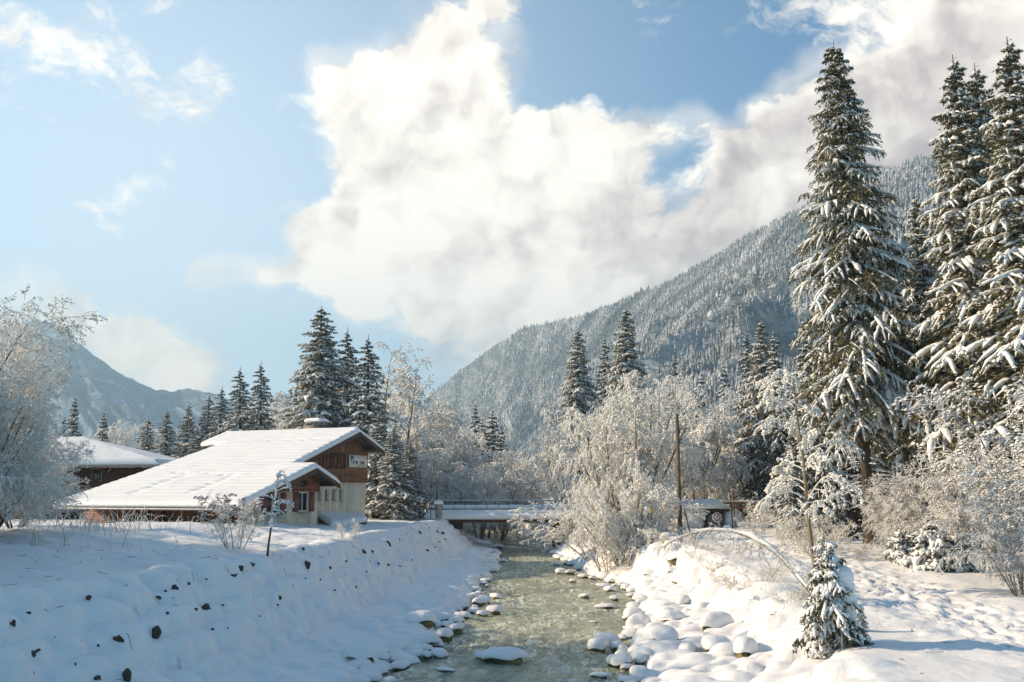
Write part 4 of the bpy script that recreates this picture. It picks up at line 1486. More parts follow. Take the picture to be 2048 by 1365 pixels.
def a_of(px, v=0.0):
    k_ = (px - 1024) / 2014.5
    x0, y0 = XC - 0.908 * v, 60 + 0.419 * v
    return (k_ * y0 - x0) / (0.419 - 0.908 * k_)


def v_of(px, a=0.0):
    k_ = (px - 1024) / 2014.5
    x0, y0 = XC + 0.419 * a, 60 + 0.908 * a
    return (x0 - k_ * y0) / (0.908 + 0.419 * k_)


def z_at(py, a, v=0.0):
    Y = 60 + 0.908 * a + 0.419 * v
    return at(1024, py, Y).z


A_RIDGE1, A_RIDGE2 = 5.4, 13.3
chalet = thing('chalet', 'big brown and cream chalet with a long snowy roof and a white gable sign', 'chalet', CH, ROT_H)


def zroof(a):
    """top of the boarded roof, below the snow"""
    a = np.asarray(a, float)
    z1 = 6.70 + 0.33 * (a - A_RIDGE1)
    z2 = 6.70 + 0.355 * (a - A_RIDGE1)
    return np.where(a < A_RIDGE1, z1, z2)


def cpart(name, mb, mat, smooth=False, label=None, parent=None):
    o = part(name, mb.mesh(name, mat, smooth) if isinstance(mb, MB) else mb, parent or chalet)
    if label: o['label'] = label
    return o


# long roof slope facing the camera
aa = np.concatenate([np.linspace(-2.0, A_RIDGE1 - 0.01, 90), np.linspace(A_RIDGE1 + 0.01, A_RIDGE2, 90)])
v0 = np.where(aa < A_RIDGE1, -1.0, 1.0)
v1 = np.interp(aa, [-2, 10.7, 10.75, 13.3], [13.9, 11.3, 13.6, 13.6])
nvv = 150
T = np.linspace(0, 1, nvv)
A2 = aa[:, None] + 0 * T[None]
V2 = v0[:, None] + (v1 - v0)[:, None] * T[None]
Pb = np.stack([A2, V2, zroof(A2)], -1)
de = np.minimum(np.minimum(V2 - v0[:, None], v1[:, None] - V2), A2 + 2.0)
rows = A2 / 0.62
fr_ = rows - np.floor(rows)
sag = np.exp(-((fr_ - 0.5) / 0.13) ** 2) * (0.35 + 0.9 * np.clip(fbm(V2 * 0.5, np.floor(rows) * 3.3, 3) + 0.25, 0, 1))
bump = -0.13 * sag + 0.05 * fbm(A2 * 0.6, V2 * 0.4, 3)
# a line of fallen-in dimples across the courses
for (p0_, p1_, nd_) in [((264, 985), (366, 950), 9), ((380, 983), (470, 948), 10), ((350, 945), (460, 946), 8), ((540, 880), (660, 876), 10)]:
    for i in range(nd_):
        s_ = i / (nd_ - 1)
        px_ = p0_[0] + (p1_[0] - p0_[0]) * s_
        py_ = p0_[1] + (p1_[1] - p0_[1]) * s_ + rng.normal(0, 1)
        # iterate a so that the roof point projects at that height
        best = None
        for a_ in np.linspace(-1.8, 13.2, 160):
            v_ = v_of(px_, a_)
            Y_ = 60 + 0.908 * a_ + 0.419 * v_
            zz_ = at(px_, py_, Y_).z - (float(zroof(a_)) + 0.38)
            if best is None or abs(zz_) < best[0]: best = (abs(zz_), a_, v_)
        bump -= 0.14 * np.exp(-((A2 - best[1]) / 0.16) ** 2 - ((V2 - best[2]) / 0.30) ** 2) * rng.uniform(0.5, 1.1)
V, Qm = slab(Pb, de, 0.38, bump)
cpart('roof_snow', mesh_from('roof_snow', V, [Qm], M['roof_snow'], True), None, label='thick snow on the long roof slope, ribbed in rows')


def quad_slab(c00, c10, c11, c01, nu, nv, free, thick, bamp=0.03, rnd=0.3):
    s_, t_ = np.meshgrid(np.linspace(0, 1, nu), np.linspace(0, 1, nv), indexing='ij')
    c = [np.array(x, float) for x in (c00, c10, c11, c01)]
    P = c[0] * ((1 - s_) * (1 - t_))[..., None] + c[1] * (s_ * (1 - t_))[..., None] + c[2] * (s_ * t_)[..., None] + c[3] * ((1 - s_) * t_)[..., None]
    lu = np.linalg.norm(c[1] - c[0])
    lv = np.linalg.norm(c[3] - c[0])
    d = np.full_like(s_, 9.0)
    if 'u0' in free: d = np.minimum(d, s_ * lu)
    if 'u1' in free: d = np.minimum(d, (1 - s_) * lu)
    if 'v0' in free: d = np.minimum(d, t_ * lv)
    if 'v1' in free: d = np.minimum(d, (1 - t_) * lv)
    return slab(P, d, thick, bamp * fbm(P[..., 0] * 0.9, P[..., 1] * 0.9, 3), rnd)


zr1, zr2 = float(zroof(A_RIDGE1 - 0.01)), float(zroof(A_RIDGE2))
V, Qm = quad_slab((5.4, -1, zr1), (8.05, -1, zr1 - 1.0), (8.05, 2.0, zr1 - 1.0), (5.4, 2.0, zr1), 20, 20, ('u1', 'v0'), 0.38)
cpart('roof_snow', mesh_from('roof_snow', V, [Qm], M['roof_snow'], True), None, label='snow on the short side of the lower gable roof')
V, Qm = quad_slab((13.3, 1, zr2), (16.7, 1, zr2 - 1.25), (16.7, 13.6, zr2 - 1.25), (13.3, 13.6, zr2), 20, 50, ('u1', 'v0', 'v1'), 0.38)
cpart('roof_snow', mesh_from('roof_snow', V, [Qm], M['roof_snow'], True), None, label='snow on the far side of the upper gable roof')

# boarded roof decks with thickness, verge boards and rafters
d = MB()
th = (0, 0, -0.16)
e = 0.004
d.prism([(-1.95, -0.95, zroof(-1.95) - e), (5.4, -0.95, zr1 - e), (5.4, 13.0, zr1 - e), (-1.95, 13.8, zroof(-1.95) - e)], th)
cpart('roof_deck', d, M['dark_wood'])
d = MB().prism([(5.403, -0.95, zr1 - e), (8.0, -0.95, zr1 - 0.98 - e), (8.0, 1.9, zr1 - 0.98 - e), (5.403, 1.9, zr1 - e)], th)
cpart('roof_deck', d, M['dark_wood'])
z54 = float(zroof(5.41))
d = MB().prism([(5.41, 1.05, z54 - e), (13.3, 1.05, zr2 - e), (13.3, 13.5, zr2 - e), (10.75, 13.5, zroof(10.75) - e), (10.7, 11.3, zroof(10.7) - e), (5.41, 12.35, z54 - e)], th)
cpart('roof_deck', d, M['dark_wood'])
d = MB().prism([(13.303, 1.05, zr2 - e), (16.6, 1.05, zr2 - 1.22 - e), (16.6, 13.5, zr2 - 1.22 - e), (13.303, 13.5, zr2 - e)], th)
cpart('roof_deck', d, M['dark_wood'])


def bar(p, q, w, h_, mb=None):
    """rectangular beam between two points in chalet space"""
    mb = mb or MB()
    p, q = Vector(p), Vector(q)
    dd = (q - p).normalized()
    sd_ = dd.cross(Vector((0, 0, 1))).normalized() * w / 2
    up = Vector((0, 0, h_))
    return mb.prism([p - sd_, p + sd_, p + sd_ - up, p - sd_ - up], q - p)


for (p, q) in [((-2.0, -1.0, zroof(-2) - .01), (5.4, -1.0, zr1 - .01)), ((5.4, -1.0, zr1 - .01), (8.05, -1.0, zr1 - 1.01)),
               ((5.6, 1.0, zroof(5.6) - .01), (13.3, 1.0, zr2 - .01)), ((13.3, 1.0, zr2 - .01), (16.65, 1.0, zr2 - 1.25))]:
    cpart('verge_board', bar(p, q, 0.05, 0.30), M['dark_wood'])
# purlin ends carrying the overhang
for a_ in (0.6, 3.0, 5.4):
    cpart('purlin', bar((a_, -0.95, float(zroof(a_ - 0.01)) - .17), (a_, 0.1, float(zroof(a_ - 0.01)) - .17), 0.18, 0.24), M['dark_wood'])
cpart('purlin', bar((7.4, -0.95, zr1 - 0.93), (7.4, 0.1, zr1 - 0.93), 0.18, 0.22), M['dark_wood'])
for a_ in (8.2, 9.6, 11.2, 13.3):
    cpart('purlin', bar((a_, 1.05, float(zroof(a_)) - .17), (a_, 2.0, float(zroof(a_)) - .17), 0.18, 0.24), M['dark_wood'])
cpart('purlin', bar((15.6, 1.05, zr2 - 1.03), (15.6, 2.0, zr2 - 1.03), 0.18, 0.24), M['dark_wood'])
raf = None
for i in range(26):
    v_ = -0.5 + i * 0.55
    b_ = bar((-1.9, v_, zroof(-1.9) - 0.17), (-0.1, v_, zroof(-0.1) - 0.17), 0.08, 0.14)
    cpart('rafter', b_, M['dark_wood'])
gt = MB().tube([(-2.08, -0.9, zroof(-2) - 0.10), (-2.08, 13.6, zroof(-2) - 0.10)], 0.065, 8)
gut = cpart('gutter', gt, M['metal'])
vd = v_of(345, 0)
dp = MB().tube([(-2.08, vd, zroof(-2) - 0.12), (-2.0, vd, zroof(-2) - 0.38), (-0.15, vd - 0.9, zroof(-2) - 0.62), (-0.12, vd - 0.95, 2.2)], 0.045, 7)
cpart('downpipe', dp, M['metal'])


def wall(name, u0, u1, zb, ztop, holes, thick, place, mat, label=None):
    """wall in a plane with real openings; ztop(u) gives its upper edge; place(u, w, z) -> chalet coordinates"""
    cuts = sorted({u0, u1, *[h_[0] for h_ in holes], *[h_[1] for h_ in holes], *[c_ for c_ in (A_RIDGE1, A_RIDGE2) if u0 < c_ < u1]})
    mb = MB()
    for p, q in zip(cuts[:-1], cuts[1:]):
        m_ = (p + q) / 2
        hs = sorted([h_ for h_ in holes if h_[0] <= m_ <= h_[1]], key=lambda h_: h_[2])
        lo = zb
        segs = []
        for h_ in hs:
            segs.append((lo, lo, h_[2], h_[2]))
            lo = h_[3]
        segs.append((lo, lo, ztop(p), ztop(q)))
        for (l0, l1, t0_, t1_) in segs:
            if t0_ <= l0 and t1_ <= l1: continue
            mb.prism([place(p, 0, l0), place(q, 0, l1), place(q, 0, t1_), place(p, 0, t0_)], np.array(place(p, thick, l0)) - np.array(place(p, 0, l0)))
    return cpart(name, mb, mat, label=label)


def ztop_low(a):
    return (float(zroof(a)) if a <= A_RIDGE1 else zr1 - (a - A_RIDGE1) * 0.377) - 0.17


def ztop_main(a):
    return (float(zroof(max(a, 5.41))) if a <= A_RIDGE2 else zr2 - (a - A_RIDGE2) * 0.37) - 0.17


def window(a0, a1, z0, z1, vface, depth=0.16, frame='dark_wood', mull=True, fw=0.06, label=None):
    w_ = cpart('window', MB().box(((a0 + a1) / 2, vface + depth + 0.02, (z0 + z1) / 2), (a1 - a0, 0.03, z1 - z0)), M['glass'], label=label)
    f_ = MB()
    f_.box(((a0 + a1) / 2, vface + depth - 0.02, z1 - fw / 2), (a1 - a0, 0.05, fw))
    f_.box(((a0 + a1) / 2, vface + depth - 0.02, z0 + fw / 2), (a1 - a0, 0.05, fw))
    for x_ in (a0 + fw / 2, a1 - fw / 2):
        f_.box((x_, vface + depth - 0.022, (z0 + z1) / 2), (fw, 0.05, z1 - z0 - 2 * fw))
    if mull:
        f_.box(((a0 + a1) / 2, vface + depth - 0.02, (z0 + z1) / 2), (fw, 0.05, z1 - z0 - 2 * fw))
    link('frame', f_.mesh('window_frame', M[frame]), w_)
    return w_


Zb = 1.6
zsplit = 5.22
# lower gable wall: cream render below, boards above
w1a, w1b = (a_of(523), a_of(572)), (a_of(586), a_of(628))
za0, za1 = z_at(1028, 2.4), z_at(987, 2.4)
zb0, zb1 = z_at(1023, 5.4), z_at(985, 5.4)
sh1, sh2 = 0.58, 0.56
holesA = [(w1a[0] + sh1, w1a[1] - sh1, za0, za1), (w1b[0] + sh2, w1b[1] - sh2, zb0, zb1)]
wall('render_wall', 0.0, 7.0, Zb, lambda a_: min(zsplit, ztop_low(a_)), holesA, 0.30, lambda u, w_, z: (u, w_, z), M['render'], 'cream rough-cast lower wall under the small gable')
a_s = A_RIDGE1 - (zr1 - 0.17 - zsplit) / 0.33
wood_hole = (a_of(599), a_of(613), z_at(973, 5.3), z_at(960, 5.3))
wall('board_wall', a_s + 0.02, 7.08, zsplit, ztop_low, [wood_hole], 0.32, lambda u, w_, z: (u, w_ - 0.07, z), M['planks_red'], 'red-brown boarded top of the small gable')
window(*wood_hole, -0.07, 0.12, mull=False)
for (wx_, z0_, z1_, sh_) in ((w1a, za0, za1, sh1), (w1b, zb0, zb1, sh2)):
    window(wx_[0] + sh_, wx_[1] - sh_, z0_, z1_, 0.0, 0.14, frame='sign_white')
    for (s0_, s1_) in ((wx_[0], wx_[0] + sh_), (wx_[1] - sh_, wx_[1])):
        m_ = MB().box(((s0_ + s1_) / 2, -0.035, (z0_ + z1_) / 2), (s1_ - s0_ - 0.02, 0.05, z1_ - z0_ + 0.06))
        for zz_ in (z0_ + 0.15, z1_ - 0.15):
            m_.box(((s0_ + s1_) / 2, -0.072, zz_), (s1_ - s0_ - 0.08, 0.022, 0.10))
        cpart('shutter', m_, M['shutter'])
    cpart('window_sill', MB().box(((wx_[0] + wx_[1]) / 2, -0.05, z0_ - 0.07), (wx_[1] - wx_[0] - 2 * sh_ + 0.2, 0.2, 0.06)), M['concrete'])
# curtain glimpsed in the right-hand window
cpart('curtain', MB().box((w1b[1] - sh2 - 0.22, 0.20, (zb0 + zb1) / 2), (0.28, 0.02, zb1 - zb0 - 0.1)), M['sign_white'])
# side wall of the lower wing between the two gable planes
cpart('render_wall', MB().box((6.85, 1.15, (Zb + zsplit) / 2), (0.296, 1.69, zsplit - Zb)), M['render'])
cpart('board_wall', MB().box((6.9, 1.12, (zsplit + ztop_low(7.0)) / 2), (0.30, 1.7, ztop_low(7.0) - zsplit)), M['planks_red'])

# main gable wall
zs2 = z_at(965, 12.5, 2)
sm = []
for (p0_, p1_) in ((636.5, 642), (650, 656.2), (665, 671), (679, 685)):
    sm.append((a_of(p0_, 2), a_of(p1_, 2), z_at(1000.5, 12, 2), z_at(979.5, 12, 2)))
AR = a_of(731.5, 2)
wall('render_wall', 7.0, AR, Zb, lambda a_: min(zs2, ztop_main(a_)), sm, 0.35, lambda u, w_, z: (u, 2 + w_, z), M['render'], 'tall cream rough-cast wall under the sign')
for s_ in sm:
    window(s_[0], s_[1], s_[2], s_[3], 2.0, 0.26, mull=False, fw=0.035)
    cpart('window_sill', MB().box(((s_[0] + s_[1]) / 2, 1.97, s_[2] - 0.035), (s_[1] - s_[0] + 0.12, 0.12, 0.05)), M['concrete'])
am = A_RIDGE1 + 0.3
up = []
for (p0_, p1_) in ((638, 645), (651.5, 660), (665.5, 674), (679.5, 688)):
    up.append((a_of(p0_, 1.93), a_of(p1_, 1.93), z_at(936, 12, 2), z_at(909, 12, 2)))
wall('board_wall', am, AR + 0.07, zs2, lambda a_: max(zs2, ztop_main(a_)), up, 0.35, lambda u, w_, z: (u, 1.93 + w_, z), M['planks'], 'brown boarded upper gable with the white sign')
for s_ in up:
    w_ = cpart('window', MB().box(((s_[0] + s_[1]) / 2, 1.99, (s_[2] + s_[3]) / 2), (s_[1] - s_[0], 0.03, s_[3] - s_[2])), M['shutter'], label='narrow window closed by a red-brown shutter')
    f_ = MB()
    for x_ in (s_[0] - 0.04, s_[1] + 0.04):
        f_.box((x_, 1.90, (s_[2] + s_[3]) / 2), (0.08, 0.05, s_[3] - s_[2] + 0.16))
    f_.box(((s_[0] + s_[1]) / 2, 1.90, s_[3] + 0.042), (s_[1] - s_[0], 0.05, 0.08))
    f_.box(((s_[0] + s_[1]) / 2, 1.90, s_[2] - 0.042), (s_[1] - s_[0], 0.05, 0.08))
    link('frame', f_.mesh('window_frame', M['dark_wood']), w_)
# lower half of the boards weathered darker
# far side wall and back walls close the volume
cpart('render_wall', MB().box((AR - 0.17, 7.6, (Zb + zs2) / 2), (0.33, 10.4, zs2 - Zb)), M['render'])
cpart('board_wall', MB().box((AR - 0.13, 7.6, (zs2 + ztop_main(AR)) / 2), (0.36, 10.4, ztop_main(AR) - zs2)), M['planks'])
# long wall under the eaves facing the camera
zE = float(zroof(0.0)) - 0.18
vL = 13.2
eh = [(v_of(285), v_of(270), z_at(1042, 0, 8), z_at(1020, 0, 8)), (v_of(310), v_of(297), z_at(1042, 0, 7.4), z_at(1020, 0, 7.4)), (v_of(342), v_of(325), z_at(1044, 0, 6.5), z_at(1021, 0, 6.5))]
wall('board_wall', 0.32, vL, Zb, lambda u: zE, eh, 0.28, lambda u, w_, z: (w_, u, z), M['planks_red'], 'long red-brown boarded wall under the low eaves')
for s_ in eh:
    w_ = cpart('window', MB().box((0.16, (s_[0] + s_[1]) / 2, (s_[2] + s_[3]) / 2), (0.03, s_[1] - s_[0], s_[3] - s_[2])), M['shutter'])
    f_ = MB()
    for y_ in (s_[0] + 0.02, s_[1] - 0.02):
        f_.box((-0.02, y_, (s_[2] + s_[3]) / 2), (0.06, 0.09, s_[3] - s_[2] + 0.12))
    f_.box((-0.02, (s_[0] + s_[1]) / 2, s_[3] + 0.04), (0.06, s_[1] - s_[0] - 0.14, 0.08))
    link('frame', f_.mesh('window_frame', M['planks_dark']), w_)
# left end wall
mb = MB().prism([(0.3, vL - 0.3, Zb), (AR - 0.4, 12.8, Zb), (AR - 0.4, 12.8, 8.4), (13.3, 12.8, zr2 - 0.2), (0.3, vL - 0.3, zE)], (0, -0.25, 0))
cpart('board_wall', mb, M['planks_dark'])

# chimney
vc = v_of(624, 13.4)
ch = MB().box((13.9, vc, 9.72), (1.1, 1.9, 0.8))
ch_o = cpart('chimney', ch, M['iron'], label='dark boarded chimney box under a snow cap')
for sx in (-.42, .42):
    for sy in (-.7, -.23, .23, .7):
        link('pillar', MB().box((13.9 + sx, vc + 0.15 + sy * 0.8, 10.23), (0.10, 0.10, 0.22)).mesh('chimney_pillar', M['concrete']), ch_o)
link('cap', MB().box((13.9, vc + 0.15, 10.375), (1.2, 1.35, 0.07)).mesh('chimney_cap', M['concrete']), ch_o)
V, Qm = quad_slab((13.3, vc - .55, 10.415), (14.5, vc - .55, 10.415), (14.5, vc + .85, 10.415), (13.3, vc + .85, 10.415), 12, 14, ('u0', 'u1', 'v0', 'v1'), 0.26, 0.02, 0.25)
link('snow_cap', mesh_from('chimney_snow', V, [Qm], M['roof_snow'], True), ch_o)

# lean-to canopy at the foot of the gable
def cz(px, py, v_):
    a_ = a_of(px, v_)
    return (a_, v_, z_at(py, a_, v_))


k00, k10, k11, k01 = cz(634, 1032, 1.98), cz(731, 1035, 1.98), cz(736, 1044, -0.6), cz(664, 1055, -0.6)
V, Qm = quad_slab(k00, k10, k11, k01, 50, 24, ('u0', 'u1', 'v1'), 0.34, 0.06, 0.45)
cpart('canopy_snow', mesh_from('canopy_snow', V, [Qm[:, ::-1]], M['roof_snow'], True), None, label='snow on the lean-to canopy under the gable')
cpart('canopy', MB().prism([(k_[0], k_[1] * 0.96, k_[2] - 0.01) for k_ in (k00, k10, k11, k01)], (0, 0, -0.12)), M['dark_wood'])
ad0, ad1, ad2 = a_of(688, -0.2), a_of(704, -0.2), a_of(726, -0.2)
zd = z_at(1049, ad1, -0.2) - 0.02
cpart('board_wall', MB().box(((ad0 + ad1) / 2, -0.2, (zd + 1.2) / 2), (ad1 - ad0, 0.12, zd - 1.2)), M['planks_red'])
cpart('door', MB().box(((ad1 + ad2) / 2, -0.18, (zd + 1.2) / 2), (ad2 - ad1, 0.08, zd - 1.2)), M['sign_white'], label='pale door under the canopy')
cpart('door_frame', MB().box((ad1 + 0.05, -0.24, (zd + 1.2) / 2), (0.10, 0.06, zd - 1.2)).box((ad2 - 0.05, -0.24, (zd + 1.2) / 2), (0.10, 0.06, zd - 1.2)), M['iron'])

# sign board on the upper gable
sa0, sa1 = a_of(696, 1.85), a_of(731.5, 1.85)
sz0, sz1 = z_at(935, 14, 2), z_at(911, 14, 2)
sw, shh = sa1 - sa0, sz1 - sz0
sg = thing('sign_board', 'white advertising board with dark lettering on the upper gable', 'sign', chalet.matrix_basis @ Vector((sa0, 1.84, sz0)), ROT_H)
# world placement is taken from the chalet frame
sg.location = Vector((CH.x + sa0 * math.cos(ROT_H) - 1.84 * math.sin(ROT_H), CH.y + sa0 * math.sin(ROT_H) + 1.84 * math.cos(ROT_H), sz0))
part('board', MB().box((sw / 2, 0, shh / 2), (sw, 0.06, shh)).mesh('sign_panel', M['sign_white']), sg)


def text_part(txt, size, x, z, mat, parent, xs=1.0, bold=0.0, y=-0.034):
    cu = bpy.data.curves.new('lettering', 'FONT')
    cu.body = txt
    cu.size = size
    cu.extrude = 0.004
    cu.offset = bold
    o = bpy.data.objects.new('tmp', cu)
    col.objects.link(o)
    bpy.context.view_layer.update()
    dg = bpy.context.evaluated_depsgraph_get()
    me_ = bpy.data.meshes.new_from_object(o.evaluated_get(dg))
    bpy.data.objects.remove(o)
    me_.materials.clear()
    me_.materials.append(mat)
    me_.transform(Matrix.Translation((x, y, z)) @ Matrix.Rotation(R(90), 4, 'X') @ Matrix.Diagonal((xs, 1, 1, 1)))
    return part('lettering', me_, parent)


text_part('rv', shh * 0.52, sw * 0.17, shh * 0.27, M['sign_black'], sg, 1.15 * sw / shh / 1.55, 0.012)
text_part('yous', shh * 0.52, sw * 0.60, shh * 0.27, M['sign_black'], sg, 0.70, 0.012)
text_part('o', shh * 0.52, sw * 0.37, shh * 0.27, M['sign_black'], sg, 0.9, 0.012)
# the ochre g-shaped hook in the middle and the brush-like mark at the left
hook = [(sw * (0.52 + 0.085 * math.cos(t_)), -0.045, shh * (0.22 + 0.14 * math.sin(t_))) for t_ in np.linspace(R(150), R(360), 9)] + [(sw * 0.63, -0.045, shh * 0.42), (sw * 0.60, -0.045, shh * 0.58)]
part('ochre_mark', MB().tube(hook, 0.035, 6).mesh('ochre_mark', M['sign_yellow']), sg)
part('ochre_mark', MB().tube([(sw * 0.085, -0.045, shh * 0.26), (sw * 0.12, -0.045, shh * 0.62)], [0.03, 0.05], 6).mesh('mark_stem', M['sign_yellow']), sg)
part('brown_mark', MB().box((sw * 0.19, -0.04, shh * 0.80), (sw * 0.09, 0.02, shh * 0.30)).mesh('brown_mark', M['sign_orange']), sg)
part('dark_mark', MB().box((sw * 0.12, -0.04, shh * 0.80), (sw * 0.06, 0.02, shh * 0.32)).mesh('dark_mark', M['sign_black']), sg)
part('small_print', MB().box((sw * 0.80, -0.036, shh * 0.11), (sw * 0.26, 0.01, shh * 0.05)).mesh('small_print', M['sign_black']), sg)

# ------------------------------------------------------------------ second chalet
p0 = at(60, 932, 84)
p1 = at(318, 928, 84)
c2 = thing('chalet', 'second, darker chalet with a snowy hipped roof behind the left end of the big one', 'chalet', (p0.x, 84, 0), 0)
wd = p1.x - p0.x
ez = p1.z - 0.1
rz_ = at(165, 876, 90).z - 0.3
rx_ = at(165, 876, 90).x - p0.x
V, Qm = quad_slab((-8, 0, ez), (wd, 0, ez), (rx_, 6, rz_), (-8, 6, rz_), 80, 30, ('v0',), 0.42, 0.08, 0.35)
q2 = np.array([[0, 0, 0]])
part('roof_snow', mesh_from('roof_snow_b', V, [Qm], M['roof_snow'], True), c2)
V, Qm = quad_slab((wd + 0.05, 0, ez), (wd + 0.05, 12, ez), (rx_, 6.1, rz_), (rx_, 6, rz_), 30, 30, ('v0',), 0.42, 0.05, 0.35)
part('roof_snow', mesh_from('roof_snow_c', V, [Qm], M['roof_snow'], True), c2)
part('eaves_board', MB().box(((wd - 8) / 2, 0.4, ez - 0.09), (wd + 8, 0.9, 0.16)).mesh('eaves_board', M['dark_wood']), c2)
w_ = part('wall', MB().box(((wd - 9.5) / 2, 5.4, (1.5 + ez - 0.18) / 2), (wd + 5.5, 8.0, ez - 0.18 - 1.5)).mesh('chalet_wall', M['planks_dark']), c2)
wx_ = at(193, 950, 85.3).x - p0.x
wz_ = at(193, 950, 85.3).z
win = part('window', MB().box((wx_, 1.38, wz_), (0.75, 0.04, 1.0)).mesh('chalet_window', M['glass']), c2)
link('frame', MB().box((wx_ - 0.42, 1.36, wz_), (0.09, 0.08, 1.18)).box((wx_ + 0.42, 1.36, wz_), (0.09, 0.08, 1.18)).box((wx_, 1.36, wz_ + 0.545), (0.75, 0.08, 0.09)).mesh('chalet_frame', M['planks']), win)
part('gutter', MB().tube([(-8, -0.1, ez - 0.1), (wd, -0.1, ez - 0.1)], 0.06, 7).mesh('chalet_gutter', M['metal']), c2)
part('downpipe', MB().tube([(wx_ + 1.7, -0.1, ez - 0.12), (wx_ + 1.65, 0.1, ez - 0.35), (wx_ + 0.9, 1.25, ez - 0.6)], 0.045, 6).mesh('chalet_pipe', M['metal']), c2)

# ------------------------------------------------------------------ bridge
Yb = 88.0
bx0, bx1 = at(850, 1040, Yb).x, at(1150, 1040, Yb).x
bl_ = bx1 - bx0
zb_ = at(1000, 1046, Yb).z
br_ = thing('bridge', 'small flat bridge buried in snow with a thin railing across the river', 'bridge', (bx0, Yb, zb_), 0)
part('edge_beam', MB().box((bl_ / 2, 0.1, 0.14), (bl_, 0.2, 0.27)).mesh('edge_beam', M['rust']), br_)
part('edge_beam', MB().box((bl_ / 2, 5.3, 0.14), (bl_, 0.2, 0.27)).mesh('edge_beam_b', M['rust']), br_)
part('deck', MB().box((bl_ / 2, 2.7, 0.42), (bl_, 5.3, 0.26)).mesh('deck', M['concrete']), br_)
V, Qm = quad_slab((0, -0.12, 0.285), (bl_, -0.12, 0.285), (bl_, 3.4, 0.66), (0, 3.4, 0.56), 150, 30, ('v0', 'v1'), 0.52, 0.16, 0.7)
part('deck_snow', mesh_from('deck_snow', V, [Qm], M['snow'], True), br_)
zk = at(1000, 1021, 92.5).z - zb_
part('kerb', MB().box((bl_ / 2, 4.6, zk - 0.15), (bl_, 0.35, 0.42)).mesh('kerb', M['rust']), br_)
V, Qm = quad_slab((0, 4.38, zk + 0.05), (bl_, 4.38, zk + 0.05), (bl_, 5.3, zk + 0.08), (0, 5.3, zk + 0.05), 120, 14, ('v0', 'v1'), 0.42, 0.05, 0.3)
part('kerb_snow', mesh_from('kerb_snow', V, [Qm], M['snow'], True), br_)
zt_ = at(1000, 1002, 93.4).z - zb_
for i in range(14):
    x_ = bl_ * (i + 0.5) / 14
    part('railing_post', MB().tube([(x_, 5.36, 0.2), (x_, 5.36, zt_)], 0.03, 6).mesh('railing_post', M['iron']), br_)
part('railing_rail', MB().tube([(-2, 5.36, zt_), (bl_ + 1, 5.36, zt_)], 0.035, 6).mesh('railing_rail', M['iron']), br_)
part('railing_rail', MB().tube([(-2, 5.36, zk + 0.40), (bl_ + 1, 5.36, zk + 0.40)], 0.025, 6).mesh('railing_rail_low', M['iron']), br_)
V, Qm = tubes(np.array([[(-2 + (bl_ + 3) * t_, 5.36, zt_ + 0.045) for t_ in np.linspace(0, 1, 60)]]), (0.04 * (1 + 0.5 * fbm(np.linspace(0, 40, 60), np.zeros(60), 2)))[None], 6)
part('railing_snow', mesh_from('railing_snow', V, [Qm], M['snow'], True), br_)
bal = MB()
for i in range(104):
    x_ = bl_ * (i + 0.5) / 104
    bal.tube([(x_, 5.36, zk + 0.42), (x_, 5.36, zt_ - 0.02)], 0.012, 3)
o = part('balusters', bal.mesh('balusters', M['iron']), br_)
o['kind'] = 'stuff'
zf = at(1000, 1022, Yb).z - zb_
for i in range(13):
    x_ = bl_ * (i + 0.3) / 13
    part('front_post', MB().tube([(x_, 3.5, 0.4), (x_, 3.5, zf + 0.62)], 0.018, 5).mesh('front_post', M['iron']), br_)
part('front_wire', MB().tube([(0, 3.5, zf + 0.60), (bl_, 3.5, zf + 0.60)], 0.010, 4).mesh('front_wire', M['iron']), br_)
for (px0, px1) in ((903, 921), (1108, 1120)):
    xa, xb = at(px0, 1050, Yb).x - bx0, at(px1, 1050, Yb).x - bx0
    part('abutment', MB().box(((xa + xb) / 2, 2.6, -1.3), (xb - xa, 4.2, 2.58)).mesh('abutment', M['rust']), br_)

# planter-like concrete block and thin pole at the bridge end
pb_ = at(877, 1033, 86.5)
t = thing('concrete_block', 'tapered grey concrete block with a snow cap at the left end of the bridge', 'bollard', (pb_.x, 86.5, pb_.z - 0.15), 0)
part('block', MB().add(np.array([[-.24, -.24, 0], [.24, -.24, 0], [.24, .24, 0], [-.24, .24, 0], [-.34, -.34, 1.15], [.34, -.34, 1.15], [.34, .34, 1.15], [-.34, .34, 1.15]]),
                       [[0, 3, 2, 1], [4, 5, 6, 7], [0, 1, 5, 4], [1, 2, 6, 5], [2, 3, 7, 6], [3, 0, 4, 7]]).mesh('block', M['concrete']), t)
V, Qm = quad_slab((-.38, -.38, 1.155), (.38, -.38, 1.155), (.38, .38, 1.155), (-.38, .38, 1.155), 10, 10, ('u0', 'u1', 'v0', 'v1'), 0.33, 0.02, 0.25)
part('snow_cap', mesh_from('block_snow', V, [Qm], M['snow'], True), t)
pp = at(873, 1020, 88.0)
pt = at(873, 955, 88.0)
o = link('thin_pole', MB().tube([(0, 0, 0), (0.01, 0, pt.z - pp.z)], [0.075, 0.05], 8).mesh('thin_pole', M['post_wood']), loc=(pp.x, 88.0, pp.z - 0.5))
o.scale.z = 1.15
tag(o, 'thin dark pole rising beside the concrete block at the bridge', 'pole')
